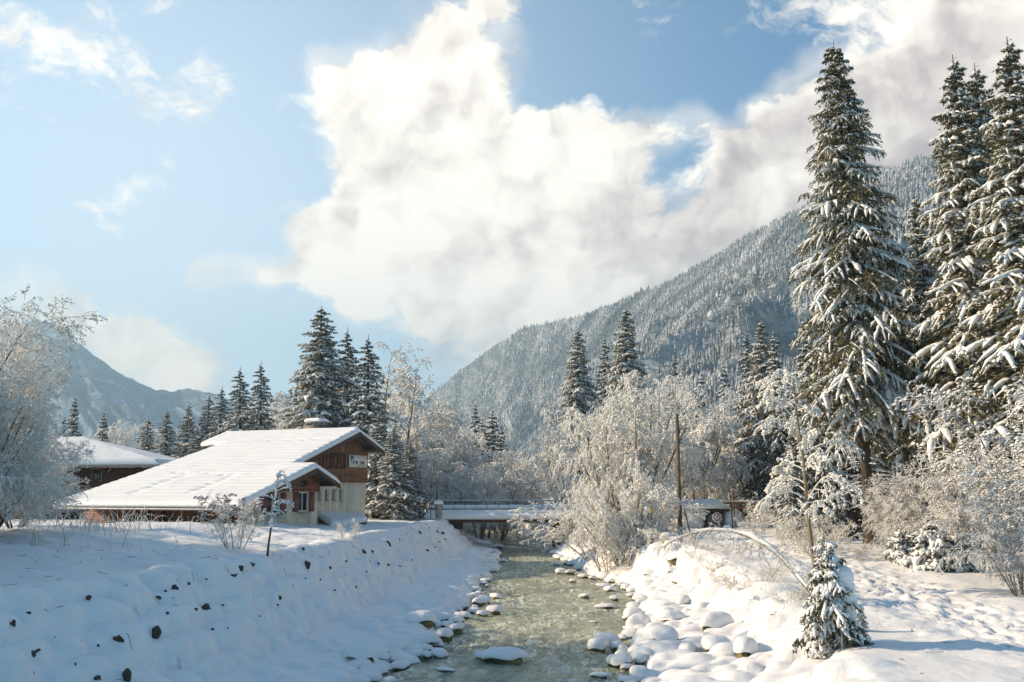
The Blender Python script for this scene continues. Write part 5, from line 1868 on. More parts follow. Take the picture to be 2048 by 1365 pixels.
# railing running on from the bridge to the left
fr = thing('roadside_railing', 'thin snowy roadside railing left of the concrete block', 'railing', (at(735, 1037, 84).x, 84, 0), 0)
for i in range(6):
    x_ = i * 1.05
    part('railing_post', MB().tube([(x_, 0, 2.3), (x_, 0, at(760, 1012, 84).z - 0.25)], 0.03, 6).mesh('side_post', M['iron']), fr)
part('railing_rail', MB().tube([(-0.3, 0, at(760, 1012, 84).z - 0.25), (5.9, 0, at(760, 1012, 84).z - 0.25)], 0.04, 6).mesh('side_rail', M['iron']), fr)

# ------------------------------------------------------------------ little shed with prohibition sign
Ys = 74.0
sx0 = at(1366, 1050, Ys).x
zg = at(1430, 1054, Ys).z - 0.15
sh_ = thing('shed', 'low snow-plastered shed with a dark opening behind the round red sign', 'shed', (sx0, Ys, zg), 0)
X = lambda px: at(px, 1030, Ys).x - sx0
Z = lambda py: at(1430, py, Ys).z - zg
part('wall', MB().prism([(X(1366), 0, 0), (X(1407), 0, 0), (X(1411), 0, Z(1018)), (X(1368), 0, Z(1016))], (0, 2.6, 0)).mesh('shed_wall', M['snow']), sh_)
part('wall', MB().prism([(X(1455), 0, 0), (X(1478), 0, 0), (X(1474), 0, Z(1022)), (X(1456), 0, Z(1018))], (0, 2.6, 0)).mesh('shed_wall_b', M['snow']), sh_)
part('back_wall', MB().box(((X(1407) + X(1455)) / 2, 2.4, Z(1018) / 2), (X(1455) - X(1407), 0.2, Z(1018))).mesh('shed_back', M['planks_dark']), sh_)
part('lintel', MB().box(((X(1408) + X(1458)) / 2, -0.06, Z(1021)), (X(1458) - X(1408), 0.14, 0.16)).mesh('lintel', M['dark_wood']), sh_)
part('door_post', MB().box((X(1409), -0.04, Z(1035) / 1.0), (0.09, 0.10, Z(1018) * 0.98)).mesh('shed_door_post', M['post_wood']), sh_)
part('roof', MB().prism([(X(1400), -0.3, Z(1017.5)), (X(1466), -0.3, Z(1018)), (X(1440), -0.3, Z(1003)), (X(1414), -0.3, Z(1004))], (0, 3.1, 0)).mesh('shed_roof', M['dry_grass']), sh_)
V, Qm = quad_slab((X(1362), -0.2, Z(1017)), (X(1412), -0.2, Z(1014)), (X(1420), 2.6, Z(1004)), (X(1366), 2.6, Z(1009)), 24, 16, ('u0', 'v0', 'v1'), 0.25, 0.1, 0.3)
part('roof_snow', mesh_from('shed_snow', V, [Qm], M['snow'], True), sh_)
V, Qm = quad_slab((X(1414), 0.6, Z(1005)), (X(1446), 0.6, Z(1005)), (X(1446), 2.8, Z(1003)), (X(1414), 2.8, Z(1003)), 16, 12, ('u0', 'u1', 'v0', 'v1'), 0.18, 0.08, 0.3)
part('roof_snow', mesh_from('shed_snow_b', V, [Qm], M['snow'], True), sh_)
part('snow_drift', MB().prism([(X(1424), 1.6, 0.0), (X(1455), 1.6, 0.0), (X(1455), 1.6, Z(1028)), (X(1440), 1.6, Z(1026)), (X(1424), 1.6, Z(1034))], (0, 0.7, 0)).mesh('inner_drift', M['snow']), sh_)

ps = at(1434, 1035, Ys - 1.2)
sgn = thing('road_sign', 'round red-ringed no pedestrians sign in front of the shed opening', 'road sign', (ps.x, Ys - 1.2, zg), 0)
zc = ps.z - zg


def disc(r_out, r_in, y, nseg, mat, name, thick=0.012, rot=0.0):
    a_ = np.arange(nseg) / nseg * 2 * np.pi + rot
    ri = max(r_in, 0.0)
    if ri > 0:
        V = np.concatenate([np.stack([np.cos(a_) * r, np.full(nseg, yy), np.sin(a_) * r + zc], -1) for (r, yy) in ((r_out, y), (ri, y), (r_out, y + thick), (ri, y + thick))])
        i = np.arange(nseg); j = (i + 1) % nseg
        Fq = np.concatenate([np.stack([i, j, j + nseg, i + nseg], -1), np.stack([i + 2 * nseg, i + 3 * nseg, j + 3 * nseg, j + 2 * nseg], -1),
                             np.stack([i, i + 2 * nseg, j + 2 * nseg, j], -1), np.stack([i + nseg, j + nseg, j + 3 * nseg, i + 3 * nseg], -1)])
        return mesh_from(name, V, [Fq], mat)
    V = [(math.cos(t_) * r_out, y, math.sin(t_) * r_out + zc) for t_ in a_]
    return MB().prism(V, (0, thick, 0)).mesh(name, mat)


part('back_plate', disc(0.37, 0, 0.012, 8, M['sign_white'], 'back_plate', 0.02, R(22.5)), sgn)
part('white_disc', disc(0.20, 0, 0.004, 28, M['sign_white'], 'white_disc', 0.006), sgn)
part('red_ring', disc(0.27, 0.195, -0.004, 28, M['sign_red'], 'red_ring'), sgn)
pic = MB()
pic.tube([(0, -0.004, zc + 0.125), (0, -0.004, zc + 0.085)], [0.022, 0.022], 8)
pic.tube([(0, -0.004, zc + 0.075), (0.005, -0.004, zc - 0.01)], [0.034, 0.024], 8)
pic.tube([(0, -0.004, zc - 0.01), (-0.035, -0.004, zc - 0.12)], [0.018, 0.013], 6)
pic.tube([(0.005, -0.004, zc - 0.01), (0.045, -0.004, zc - 0.12)], [0.018, 0.013], 6)
pic.tube([(-0.02, -0.004, zc + 0.06), (-0.06, -0.004, zc + 0.0)], [0.012, 0.010], 6)
pic.tube([(0.02, -0.004, zc + 0.06), (0.06, -0.004, zc + 0.01)], [0.012, 0.010], 6)
part('walking_figure', pic.mesh('walking_figure', M['sign_black']), sgn)
part('post', MB().tube([(0, 0.06, 0), (0, 0.06, zc + 0.2)], 0.03, 8).mesh('sign_post', M['iron']), sgn)

# posts, poles, wire
Yp = 62.0
pz0 = g1(at(1358, 1000, Yp).x, Yp) - 0.2
pt = at(1354, 829, Yp)
up_ = thing('utility_pole', 'tall weathered wooden utility pole among the frosted trees', 'utility pole', (at(1359, 1000, Yp).x, Yp, pz0), 0)
part('pole', MB().tube([(0, 0, 0), (pt.x - at(1359, 1000, Yp).x, 0, pt.z - pz0)], [0.15, 0.10], 12).mesh('pole', M['post_wood'], True), up_)
part('insulator', MB().box((0.12, 0, at(1356, 886, Yp).z - pz0), (0.16, 0.06, 0.08)).mesh('insulator', M['iron']), up_)
part('brace', MB().tube([(0.65, -0.2, 0.05), (0.25, -0.05, 1.9)], 0.04, 6).mesh('brace', M['post_wood']), up_)
w0 = at(1358, 886, Yp)
w1 = at(1700, 905, Yp + 14)
path = [tuple(w0.lerp(w1, t_) + Vector((0, 0, -0.55 * 4 * t_ * (1 - t_)))) for t_ in np.linspace(0, 1, 14)]
tag(link('overhead_wire', MB().tube(path, 0.016, 4).mesh('overhead_wire', M['iron'])), 'thin wire running right from the utility pole', 'wire')
for (px, pyt, Y, lb) in [(1469, 975, 71, 'thin dark stake to the right of the shed'), (1464, 990, 73, 'shorter orange-brown stake just left of the dark one by the shed')]:
    z0 = g1(at(px, 1000, Y).x, Y) - 0.2
    o = link('stake', MB().tube([(0, 0, 0), (-0.06, 0, (at(px, pyt, Y).z - z0) * 0.6), (-0.1, 0, at(px, pyt, Y).z - z0)], [0.05, 0.045, 0.035], 7).mesh('stake', M['post_wood'] if px < 1469 else M['dark_wood']), loc=(at(px, 1000, Y).x, Y, z0))
    tag(o, lb, 'stake')
ym = at(1303, 1020, 60)
mk = thing('trail_marker', 'small yellow trail marker on a stick among the low bushes', 'marker', (ym.x, 60, g1(ym.x, 60) - 0.1), 0)
part('stick', MB().tube([(0, 0, 0), (0, 0, ym.z - g1(ym.x, 60) + 0.2)], 0.02, 6).mesh('stick', M['post_wood']), mk)
part('plate', MB().box((0, -0.03, ym.z - g1(ym.x, 60) + 0.1), (0.18, 0.02, 0.34)).mesh('plate', M['yellow_paint']), mk)
# post and rail fence behind the shed
xf0, xf1 = at(1325, 1000, 84).x, at(1600, 1000, 84).x
fe = thing('wooden_fence', 'low brown rail fence with snow along its top behind the shed', 'fence', (xf0, 84, g1(xf0, 84)), 0)
zf1 = at(1400, 1004, 84).z - g1(xf0, 84)
nP = 9
for i in range(nP):
    x_ = (xf1 - xf0) * i / (nP - 1)
    part('post', MB().box((x_, 0, zf1 / 2), (0.12, 0.12, zf1 + 0.3)).mesh('fence_post', M['planks']), fe)
for zz_ in (zf1 - 0.1, zf1 - 0.45):
    part('rail', MB().box(((xf1 - xf0) / 2, -0.09, zz_), (xf1 - xf0, 0.05, 0.20)).mesh('fence_rail', M['planks']), fe)
V, Qm = quad_slab((0, -0.14, zf1 + 0.0), (xf1 - xf0, -0.14, zf1 + 0.0), (xf1 - xf0, 0.06, zf1 + 0.0), (0, 0.06, zf1 + 0.0), 120, 6, ('v0', 'v1'), 0.14, 0.06, 0.1)
part('snow', mesh_from('fence_snow', V, [Qm], M['snow'], True), fe)
# a dark board post beside the big trunk
o = link('dark_post', MB().box((0, 0, 0.8), (0.34, 0.2, 1.7)).box((-0.32, 0, 0.8), (0.12, 0.14, 1.6)).mesh('dark_post', M['dark_wood']), loc=stand(1706, 58, 0.1))
tag(o, 'dark wooden double post left of the thick bare trunk', 'post')

# ------------------------------------------------------------------ stones
def rock_mesh(seed, angular=0.5, sub=3):
    import bmesh
    bm = bmesh.new()
    bmesh.ops.create_icosphere(bm, subdivisions=sub, radius=1.0)
    r_ = np.random.default_rng(seed)
    co = np.array([v.co[:] for v in bm.verts])
    for k in range(11):
        nrm = unit(r_.normal(0, 1, 3))
        dd = r_.uniform(0.42, 0.8)
        pr = co @ nrm
        over = np.clip(pr - dd, 0, None)
        co = co - over[:, None] * nrm * (0.7 + 0.3 * angular)
    off = seed * 7.3
    co = co * (1 + 0.12 * fbm(co[:, 0] * 2 + off, co[:, 1] * 2 + co[:, 2] * 1.7, 3))[:, None]
    for v, c in zip(bm.verts, co):
        v.co = c
    me_ = bpy.data.meshes.new('stone')
    bm.to_mesh(me_)
    bm.free()
    return me_


def cap_mesh(seed):
    """pillow of snow that sits on a stone: domed top, tucked-in rim, hollow underneath"""
    r_ = np.random.default_rng(seed + 100)
    nu, nv_ = 22, 10
    V = []
    for j in range(nv_):
        t_ = j / (nv_ - 1)
        ang = t_ * R(104)
        rr = math.sin(ang) ** 0.75 * 1.06
        zz_ = math.cos(ang) * (0.78 if ang < R(90) else 0.5) + 0.30
        for i in range(nu):
            a_ = i / nu * 2 * math.pi
            w_ = 1 + 0.10 * math.sin(a_ * 2 + seed) + 0.07 * math.sin(a_ * 3 + seed * 2.1)
            drip = 0.10 * t_ * math.sin(a_ * 4 + seed * 1.7)
            V.append((math.cos(a_) * rr * w_, math.sin(a_) * rr * w_, zz_ - drip))
    Fq = [[j * nu + i, (j + 1) * nu + i, (j + 1) * nu + (i + 1) % nu, j * nu + (i + 1) % nu] for j in range(nv_ - 1) for i in range(nu)]
    me_ = mesh_from('stone_snow', V, [Fq], M['snow'], True)
    return me_


rocks = [rock_mesh(i) for i in range(5)]
caps = [cap_mesh(i) for i in range(5)]
for m_ in rocks:
    m_.materials.append(M['mossy_rock'])


def stone(x, y, z, sx, sy, sz, label, group=None, i=None, cap=True, rz=None, name='snow_capped_stone', cat='stone', caplift=1.0):
    i = int(rng.integers(0, 5)) if i is None else i
    t = thing(name, label, cat, (x, y, z), rng.random() * 6.28 if rz is None else rz, group)
    part('stone', rocks[i], t, scale=(sx * 0.97, sy * 0.97, sz * 0.75))
    if cap:
        part('snow_cap', caps[(i + int(rng.integers(0, 5))) % 5], t, loc=(0, 0, sz * 0.12 * caplift), scale=(sx * 0.98, sy * 0.98, sz * 1.05), rot=(rng.normal(0, 0.08), rng.normal(0, 0.08), 0))
    return t


def river_point(px, py):
    Y = brentish(px, py)
    return at(px, py, Y)


def brentish(px, py, z=0.0):
    b_ = (682.5 - py) / F
    dz = math.sin(PITCH) + b_ * math.cos(PITCH)
    dy = math.cos(PITCH) - b_ * math.sin(PITCH)
    return (z - H) / dz * dy


RS = [  # px, py of the waterline, width px, height factor, label, cap
    (1008, 1331, 88, .50, 'largest snow-capped stone in the near water with a long wake', 1, 0.1),
    (972, 1324, 46, .55, 'snow-capped stone just left of the largest one in the near water', 1, 0.2),
    (1198, 1306, 42, .9, 'rounded snow-capped stone at the front of the near right cluster', 1, 0),
    (1213, 1292, 56, .6, 'wide snow-capped stone at the back of the near right cluster', 1, 0),
    (1236, 1304, 28, .9, 'small pointed snow-capped stone right of the near cluster', 1, 0),
    (1252, 1320, 26, .7, 'small brown stone with a snow tuft beside the right bank', 1, 0),
    (1202, 1358, 40, .35, 'flat brown stone with a snow tuft at the bottom edge', 1, 0),
    (890, 1346, 38, .3, 'flat low stone barely above the near water', 1, 0),
    (1188, 1246, 18, .3, 'tiny flat stone in the middle of the pale rapids', 1, 0),
    (1212, 1218, 36, .35, 'flat brown stone with thin snow in the mid river', 1, 0),
    (1230, 1202, 18, .8, 'small upright snow-capped stone in the mid river', 1, 0),
    (1170, 1196, 22, .5, 'low snow-capped stone left of the upright one', 1, 0),
    (1221, 1186, 24, .75, 'rounded snow-capped stone near the right bank in the mid river', 1, 0),
    (1262, 1194, 16, .6, 'small snow-capped stone touching the right bank', 1, 0),
    (1207, 1175, 26, .4, 'long low snow-capped stone towards the right bank', 1, 0),
    (1245, 1176, 16, .95, 'round little snow-capped stone close under the right bank', 1, 0),
    (1146, 1165, 16, .6, 'lone small snow-capped stone in the mid river', 1, 0),
    (1168, 1158, 22, .6, 'left stone of the snow-capped pair in the upper river', 1, 0),
    (1186, 1160, 16, .7, 'right stone of the snow-capped pair in the upper river', 1, 0),
    (1122, 1148, 24, .6, 'left of the joined snow-capped stones in the upper river', 1, 0),
    (1142, 1149, 20, .7, 'right of the joined snow-capped stones in the upper river', 1, 0),
    (1116, 1132, 20, .6, 'snow-capped stone at the foot of the far right bank boulders', 1, 0),
    (1135, 1131, 20, .6, 'second snow-capped stone at the foot of the far right bank boulders', 1, 0),
    (990, 1230, 32, .75, 'snow-capped stone standing free off the left shore', 1, 0),
    (992, 1200, 24, .7, 'rounded snow-capped stone off the left shore, farther up', 1, 0),
    (965, 1234, 26, .6, 'snow-capped stone between the left shore and the free-standing one', 1, 0),
    (1006, 1125, 18, .5, 'small snow-capped stone off the left shore below the bridge', 1, 0),
    (1280, 1262, 46, .95, 'big domed boulder with a mossy foot at the right shore', 1, 0),
    (1268, 1240, 40, .8, 'snow-covered boulder just behind the mossy domed one', 1, 0),
    (1262, 1278, 20, .6, 'small brown-footed stone under the mossy domed boulder', 1, 0),
    (838, 1272, 58, .75, 'large squarish snow pillow on the left shore', 1, 0),
    (842, 1300, 62, .7, 'wide doubled snow pillow on the left shore', 1, 0),
    (888, 1284, 36, .95, 'tall rounded snow-capped stone on the left shore', 1, 0),
    (868, 1296, 30, .8, 'snow-capped stone in front of the wide doubled pillow', 1, 0),
    (806, 1334, 60, .5, 'flat-topped snow-capped stone at the near left shore', 1, 0),
    (826, 1318, 40, .5, 'snow-capped stone just behind the flat-topped one', 1, 0),
    (716, 1350, 60, .7, 'large snow pillow at the bottom left of the shore', 1, 0),
    (758, 1352, 44, .7, 'snow pillow beside the bottom left one at the shore', 1, 0),
    (884, 1248, 40, .7, 'long snow pillow on the left shore above the tall one', 1, 0),
    (912, 1252, 34, .7, 'snow pillow at the left shore next to the water', 1, 0),
]
for (px, py, wpx, hf, lb, cp, z_) in RS:
    Y = brentish(px, py, 0.0 if not z_ else 0.0)
    s_ = Y / F
    rx = wpx * s_ * 0.5
    P0 = at(px, py, Y)
    rz_l = max(0.0, g1(P0.x, Y + rx * 0.6)) if px < 930 or px > 1255 else 0.0
    st_ = stone(P0.x, Y + rx * 0.7, min(rz_l, 0.35) + 0.06 * hf - (0.0 if wpx > 20 else 0.02), rx, rx * 0.8, rx * max(hf, 0.3) * 1.0, lb, rz=rng.normal(0, 0.25))
# smaller stones edging the water
n = 0
for side in (-1, 1):
    for i in range(120 if side < 0 else 105):
        Y = 24 * (100 / 24) ** rng.random()
        tx = float(ip(Y, TOE_L if side < 0 else TOE_R))
        x_ = tx + (-side) * rng.normal(0.05, 0.35)
        r_ = rng.uniform(0.14, 0.38) * (1 + 0.4 * (Y > 60))
        lb = 'snow-capped stone among those edging the water on the left bank' if side < 0 else 'snow-capped stone among those edging the water on the right bank'
        stone(x_, Y, 0.02 + max(0, g1(x_, Y)) * 0.6, r_, r_ * 0.85, r_ * rng.uniform(0.5, 0.8), lb, 'stones edging the left bank' if side < 0 else 'stones edging the right bank')

# boulders half bare on the right bank bench
for i in range(26):
    Y = rng.uniform(24, 58)
    x_ = float(ip(Y, TOE_R)) + rng.uniform(0.3, 3.0)
    r_ = rng.uniform(0.22, 0.50)
    stone(x_, Y, max(0.1, g1(x_, Y)) + 0.12 * r_, r_ * rng.uniform(0.9, 1.3), r_ * rng.uniform(0.7, 1.0), r_ * rng.uniform(0.7, 1.0), 'half-bare boulder under a snow cap on the right bank', 'half-bare boulders on the right bank', caplift=2.0)

# rocks breaking through the snow of the left embankment
for i, ((px, py, wpx), (p, r_)) in enumerate(zip(ER, EH)):
    t = thing('embankment_rock', 'dark rock poking through the snow of the left embankment', 'rock', (p.x + 0.02 * r_, p.y, p.z + 0.02 * r_), 0.0, 'rocks in the left embankment')
    if wpx >= 30:
        t['label'] = {308: 'large dark double rock low in the embankment, right of its neighbour of like size', 231: 'large dark rock in the embankment with two small ones at its left', 250: 'large dark rock at the very bottom of the embankment'}[px]
        del t['group']
    for q_ in range(2 if wpx > 12 else 1):
        o = part('rock', rocks[int(rng.integers(0, 5))], t, loc=(rng.normal(0, 0.1) * r_, (q_ - 0.4) * 0.9 * r_ if q_ else 0.0, rng.normal(-0.05, 0.15) * r_),
                 scale=(r_ * rng.uniform(0.6, 0.9), r_ * rng.uniform(0.55, 1.0), r_ * rng.uniform(0.30, 0.55)), rot=(rng.normal(0, 0.7), rng.normal(0.5, 0.5), rng.normal(0, 0.6)))
        o.material_slots[0].link = 'OBJECT'
        o.material_slots[0].material = M['rock']
for (px, py, w_, lb) in [(1355, 1186, 15, 'small orange-brown rock showing in the right bank snow'), (1548, 1237, 15, 'small ochre rock showing high in the right bank snow'),
                         (1437, 1322, 22, 'mossy foot of the big pillow boulder on the right bank'), (1652, 1300, 26, 'mossy rock at the foot of the young spruce'),
                         (1288, 1195, 8, 'tiny mossy rock by the right shore'), (1280, 1150, 8, 'tiny brown rock high on the far right bank'), (1213, 1138, 14, 'brown rock under snow in the far right bank'),
                         (1195, 1095, 12, 'brown rock among the far right bank boulders'), (1116, 1112, 14, 'dark wet rock at the tip of the far right bank')]:
    p = hit(px, py)
    r_ = w_ * p.y / F * 0.6
    t = thing('bank_rock', lb, 'rock', (p.x, p.y, p.z + 0.1 * r_), rng.random() * 6)
    part('rock', rocks[int(rng.integers(0, 5))], t, scale=(r_, r_ * 0.8, r_ * 0.9))
    part('snow_cap', caps[0], t, loc=(0.35 * r_, 0.45 * r_, r_ * 0.45), scale=(r_ * 1.3, r_ * 1.2, r_ * 0.75))

# ------------------------------------------------------------------ saplings in front
def px_path(pts, Y0, Y1=None):
    Y1 = Y0 if Y1 is None else Y1
    return np.array([list(at(px, py, Y0 + (Y1 - Y0) * i / (len(pts) - 1))) for i, (px, py) in enumerate(pts)])


def densify(P, n):
    s_ = np.concatenate([[0], np.cumsum(np.linalg.norm(np.diff(P, axis=0), axis=1))])
    t_ = np.linspace(0, s_[-1], n)
    return np.stack([np.interp(t_, s_, P[:, k]) for k in range(3)], -1)


def snowy_branch_mesh(paths, r0, r1, snow_r, name, seed):
    """bare twigs with fat snow lying on their upper side"""
    r_ = np.random.default_rng(seed)
    tw, sn_ = MB(), MB()
    for P, ra, rb in paths:
        Pd = densify(P, 12)
        Pd[1:-1] += r_.normal(0, 0.012, (10, 3))
        tw.tube(Pd, np.linspace(ra, rb, 12), 6)
    return tw


ps0 = hit(533, 1131)
Yf = ps0.y
tr = [(533, 1131), (537, 1090), (543, 1050), (549, 1015), (552, 985), (556, 955), (562, 942)]
br = [([(549, 1000), (535, 993), (517, 993)], .022), ([(551, 985), (566, 978), (583, 975)], .022), ([(554, 965), (568, 962), (580, 972), (582, 985)], .020), ([(547, 1020), (565, 1005), (588, 1012)], .022),
      ([(546, 1030), (535, 1030), (526, 1020)], .018), ([(546, 1035), (560, 1022), (570, 1030)], .018), ([(548, 1010), (560, 1000), (570, 1008)], .02), ([(556, 955), (566, 950), (572, 960)], .018)]
sap = thing('sapling', 'crooked bare sapling lumped with snow on the crest of the left embankment', 'sapling', (ps0.x, ps0.y, ps0.z), 0)


def rel(P, o_):
    return P - np.array([o_.x, o_.y, o_.z])


tp_ = densify(rel(px_path(tr, Yf, Yf + 0.3), ps0), 24)
tp_[0, 2] -= 0.15
part('trunk', MB().tube(tp_, np.linspace(0.045, 0.015, 24), 8).mesh('sapling_trunk', M['bark'], True), sap)
tw, sn2 = MB(), MB()
for pts, rr in br:
    P = densify(rel(px_path(pts, Yf, Yf + rng.normal(0, 0.4)), ps0), 14)
    tw.tube(P, np.linspace(rr * 0.8, 0.008, 14), 5)
    S = P.copy()
    S[:, 2] += rr * 1.1
    sn2.tube(S, rr * 1.15 * np.clip(1 + 1.7 * np.array([fbm(np.array([k * 0.9 + rr * 900]), np.array([rr * 77]), 2)[0] for k in range(14)]), 0.35, 2.0) * np.interp(np.linspace(0, 1, 14), [0, .1, .9, 1], [.4, 1, 1, .3]), 7)
S = tp_[9:].copy()
S[:, 0] -= 0.01
sn2.tube(S, 0.034 * np.clip(1 + 1.6 * np.array([fbm(np.array([k * 0.8]), np.array([3.0]), 2)[0] for k in range(len(S))]), 0.4, 1.9), 7)
for k_ in range(120):
    vv_ = tw.v[int(rng.integers(0, len(br)))]
    q_ = tp_[rng.integers(9, 24)] if rng.random() < 0.35 else vv_[int(rng.integers(0, len(vv_)))]
    e_ = np.array(q_) + rng.normal(0, 0.05, 3)
    f_ = e_ + np.array([rng.normal(0, 0.10), rng.normal(0, 0.05), rng.normal(0.03, 0.07)])
    tw.tube([e_, (e_ + f_) / 2 + rng.normal(0, 0.01, 3), f_], [0.008, 0.006, 0.003], 4)
    if rng.random() < 0.6:
        sn2.tube([e_ + [0, 0, .02], (e_ + f_) / 2 + [0, 0, .03], f_ + [0, 0, .015]], [0.012, rng.uniform(0.018, 0.042), 0.008], 6)
part('twigs', tw.mesh('sapling_twigs', M['bark_light']), sap)
part('snow_load', sn2.mesh('sapling_snow', M['tree_snow'], True), sap)

# frosted bush beside it, and leafy bush by the chalet corner
fb_m = frosty_meshes(71, 2.2, stems=8, spread=0.35, counts=(8, 6, 4), lfs=(0.4, 0.5, 0.5), angs=(0.7, 0.8, 0.8), droops=(0.2, 0.3, 0.6, 0.8), r0=0.016, tw=0.0065, clumps=900, csize=0.04, first=0.1)
pb1 = hit(470, 1100)
lbsh = make_frosty('frosted_bush', 'small frosted bush just left of the crooked sapling on the embankment', 'bush', fb_m, pb1, 0, (0.8, 0.8, 0.8))
copy_thing(lbsh, 'wispy frosted shrub standing alone towards the far end of the embankment', hit(696, 1088), (0, 0, 2), 0.45)
copy_thing(lbsh, 'low frosted twigs at the base of the crooked sapling', hit(552, 1135), (0, 0, 1), 0.28)
lf_m = frosty_meshes(72, 2.4, stems=7, spread=0.5, counts=(7, 6, 4), lfs=(0.4, 0.5, 0.5), angs=(0.7, 0.8, 0.8), droops=(0.2, 0.3, 0.6, 0.8), r0=0.02, tw=0.011, clumps=2600, csize=0.085, first=0.2, twig='dead_leaf', bark='bark')
pl1 = stand(468, 53, 0.0)
make_frosty('leafy_bush', 'brown-leaved bush with snow flecks against the near corner of the big chalet', 'bush', lf_m, pl1, 0, (1.0, 1.0, 0.62))

# upright snowy sapling on the right bank
pr = hit(1641, 1180)
Hs = top_h(1560, 760, pr.y, pr.z)
us_m = frosty_meshes(81, Hs, stems=1, spread=0.0, counts=(20, 8, 6), lfs=(0.30, 0.48, 0.42), angs=(1.1, 0.8, 0.8), droops=(-0.02, 1.5, 1.6, 2.0), r0=0.075, tw=0.010, wob=0.07, clumps=3000, csize=0.06,
                     twig='frost', bark='bark_light', first=0.30, lean=(-0.14, 0.0))
us = make_frosty('birch_sapling', 'slim upright young birch hung with snow behind the young spruce', 'birch', us_m, pr, 0.0, 1.0)

# bowed sapling arching to the left
pa = hit(1646, 1222)
arc = [(1646, 1222), (1622, 1188), (1595, 1155), (1565, 1120), (1535, 1095), (1500, 1075), (1460, 1063), (1420, 1061), (1385, 1067), (1350, 1080), (1322, 1098)]
AP = densify(rel(px_path(arc, pa.y, pa.y + 4.0), pa), 46)
bow = thing('bowed_birch', 'young birch bent right over into an arch under a band of snow', 'birch', (pa.x, pa.y, pa.z), 0)
part('trunk', MB().tube(AP, np.linspace(0.050, 0.010, 46), 8).mesh('bow_trunk', M['bark_light'], True), bow)
S = AP[4:].copy()
S[:, 2] += 0.05
ns = len(S)
wv = np.array([fbm(np.array([k * 0.35]), np.array([8.0]), 3)[0] for k in range(ns)])
rS = np.interp(np.linspace(0, 1, ns), [0, 0.1, 0.45, 0.6, 1], [0.02, 0.05, 0.060, 0.018, 0.006]) * np.clip(1 + 1.0 * wv, 0.35, 1.7)
V, Qm = tubes(S[None], rS[None], 8, 1.25, 0.7)
part('snow_load', mesh_from('bow_snow', V, [Qm], M['tree_snow'], True), bow)
r_ = np.random.default_rng(5)
ln0 = np.array([3.2])
p_, d_, l_ = children(AP[None], ln0, 64, 0.26, 0.9, r_, 0.12, 1.0)
d_[:, 2] -= 0.35
P1 = grow(p_, unit(d_), l_, np.full(len(p_), 1.6), 7, 0.10, r_)
p_, d_, l2 = children(P1, l_, 7, 0.42, 0.7, r_, 0.15, 1.0)
P2 = grow(p_, d_, l2, np.full(len(p_), 1.0), 5, 0.10, r_)
p_, d_, l3 = children(P2, l2, 3, 0.5, 0.7, r_, 0.2, 1.0)
P3 = grow(p_, d_, l3, np.full(len(p_), 0.9), 4, 0.10, r_)
vs, qs, n = [], [], 0
for PP, ra in ((P1, 0.011), (P2, 0.008), (P3, 0.0065)):
    v, q = tubes(PP, np.tile(np.linspace(ra, ra * 0.5, PP.shape[1]), (len(PP), 1)), 3)
    vs.append(v); qs.append(q + n); n += len(v)
part('twigs', mesh_from('bow_twigs', np.vstack(vs), [np.vstack(qs)], M['frost_dark']), bow)

# thin frosted shrubs along the crest of the right bank
cs_m = frosty_meshes(83, 1.6, stems=10, spread=0.55, counts=(6, 6, 4), lfs=(0.45, 0.5, 0.5), angs=(0.6, 0.8, 0.8), droops=(0.4, 0.5, 0.9, 1.0), r0=0.010, tw=0.0045, clumps=500, csize=0.03, twig='dry_grass', bark='dry_grass', first=0.1)
proto = None
for i, (px, py, s_) in enumerate([(1530, 1095, 1.0), (1410, 1100, .9), (1600, 1100, 1.1), (1650, 1085, 1.0), (1440, 1155, 1.0), (1490, 1190, .9), (1405, 1130, .8), (1360, 1110, .8), (1520, 1165, .9), (1575, 1210, .7), (1460, 1118, .8), (1340, 1090, .8), (1610, 1180, 0.8), (1690, 1120, 1.0)]):
    p = hit(px, py)
    lb = 'thin straw-coloured frosted shrub on the crest of the right bank below the bowed birch'
    if proto is None:
        proto = make_frosty('frosted_shrub', lb, 'shrub', cs_m, p, 0, s_, 'straw-coloured shrubs on the right bank')
    else:
        copy_thing(proto, lb, p, (0, 0, rng.random() * 6), (s_ * 0.8, s_ * 0.8, s_ * 0.55))

# frosted shrubs at the foot of the shed and low thicket in front of the wood
for i, (px, Y, s_) in enumerate([(1535, 70, 1.5), (1565, 66, 1.5), (1505, 78, 0.9), (1600, 50, 1.4), (1640, 47, 1.3), (1300, 62, 0.9), (1245, 60, 1.1), (1225, 62, 1.1)]):
    copy_thing(proto, 'pale frosted shrub in the low growth between the thicket and the shed' if px < 1400 else 'pale frosted shrub in the low growth between the shed and the tallest spruce',
               stand(px, Y, 0.05), (0, 0, rng.random() * 6), s_, group='low frosted shrubs at mid distance')

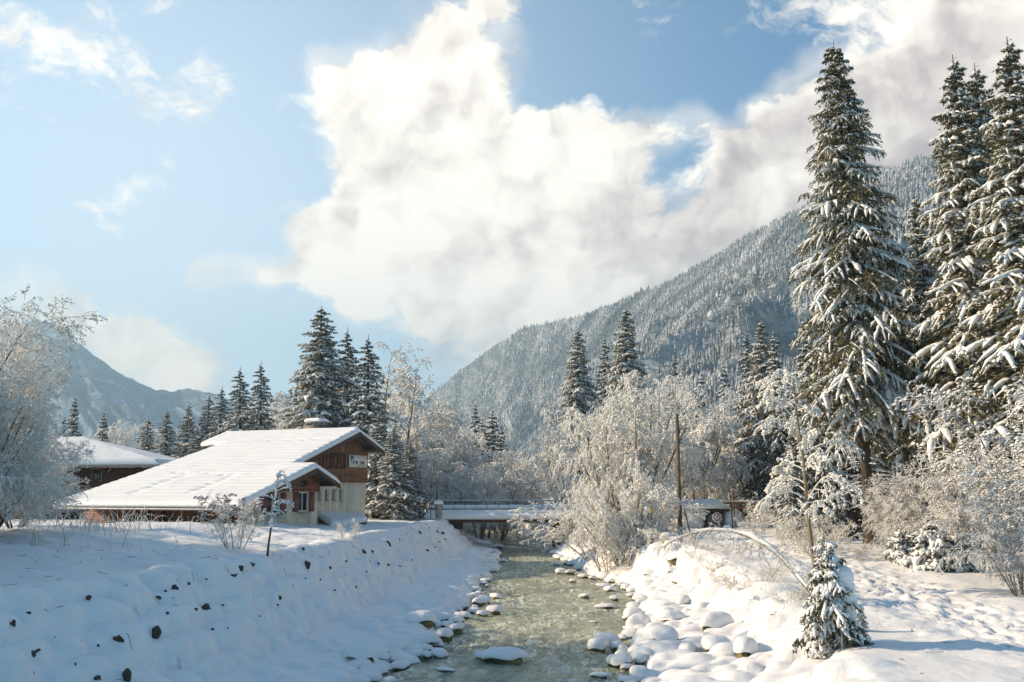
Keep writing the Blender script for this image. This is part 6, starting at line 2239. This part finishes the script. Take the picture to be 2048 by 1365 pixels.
# ------------------------------------------------------------------ grass blades sticking through the snow
r_ = np.random.default_rng(99)
gp, gh = [], []
for (px, py, n_, sp, hh) in [(185, 1062, 60, 1.2, 0.9), (240, 1058, 60, 1.2, 1.0), (215, 1050, 40, 1.5, 1.0), (120, 1085, 30, 1.5, 0.7), (300, 1055, 24, 1.5, 0.5), (360, 1052, 22, 1.5, 0.4), (420, 1052, 30, 1.5, 0.5), (500, 1060, 20, 1.5, 0.35),
                              (190, 1110, 12, 1.0, 0.6), (600, 1060, 20, 2.0, 0.4), (1760, 1250, 14, 0.5, 0.25), (1480, 1130, 30, 1.5, 0.4), (1430, 1140, 24, 1.5, 0.4), (1380, 1115, 20, 2.0, 0.4), (1600, 1240, 40, 0.8, 0.4)]:
    c = hit(px, py)
    for i in range(n_):
        x_, y_ = c.x + r_.normal(0, sp), c.y + r_.normal(0, sp)
        gp.append((x_, y_, g1(x_, y_) - 0.03))
        gh.append(hh * r_.uniform(0.5, 1.2))
gp, gh = np.array(gp), np.array(gh)
dd = np.stack([r_.normal(0, 0.35, len(gp)), r_.normal(0, 0.35, len(gp)), np.ones(len(gp))], -1)
P = grow(gp, dd, gh, r_.uniform(0.3, 2.4, len(gp)), 7, 0.06, r_)
V, Qm = tubes(P, (np.linspace(0.013, 0.006, 7)[None] * np.clip(gh[:, None] / 0.6, 0.6, 1.3)), 3)
tag(link('frosted_grass', mesh_from('frosted_grass', V, [Qm], M['dry_grass'])), 'frosted grass stalks sticking out of the snow on both banks', kind='stuff')
# twigs and needles shed on the snow
n = 420
sx_ = np.where(rng.random(n) < 0.55, rng.uniform(7.5, 22, n), rng.uniform(-22, -7, n))
sy_ = rng.uniform(17, 60, n)
sz_ = hgt(sx_, sy_) + 0.012
sa_ = rng.random(n) * 6.28
P = grow(np.stack([sx_, sy_, sz_], -1), np.stack([np.cos(sa_), np.sin(sa_), rng.normal(0.05, 0.12, n)], -1), rng.uniform(0.08, 0.38, n), np.zeros(n), 5, 0.18, rng)
P[..., 2] = hgt(P[..., 0], P[..., 1]) + 0.014
V, Qm = tubes(P, np.tile(np.linspace(0.009, 0.004, 5), (n, 1)), 3)
tag(link('fallen_twigs', mesh_from('fallen_twigs', V, [Qm], M['bark'])), 'small dark twigs shed on the snow of both banks', kind='stuff')
print('haze top', HAZE_TOP, 'ground', XS[0], XS[-1], YS[-1], 'mtn', PR[..., 0].max(), PL[..., 0].min(), PL[..., 1].max())
print('objects', len(bpy.data.objects), 'tris', sum(len(m.loop_triangles) if m.loop_triangles else sum(len(p.vertices) - 2 for p in m.polygons) * 0 + len(m.polygons) for m in bpy.data.meshes))
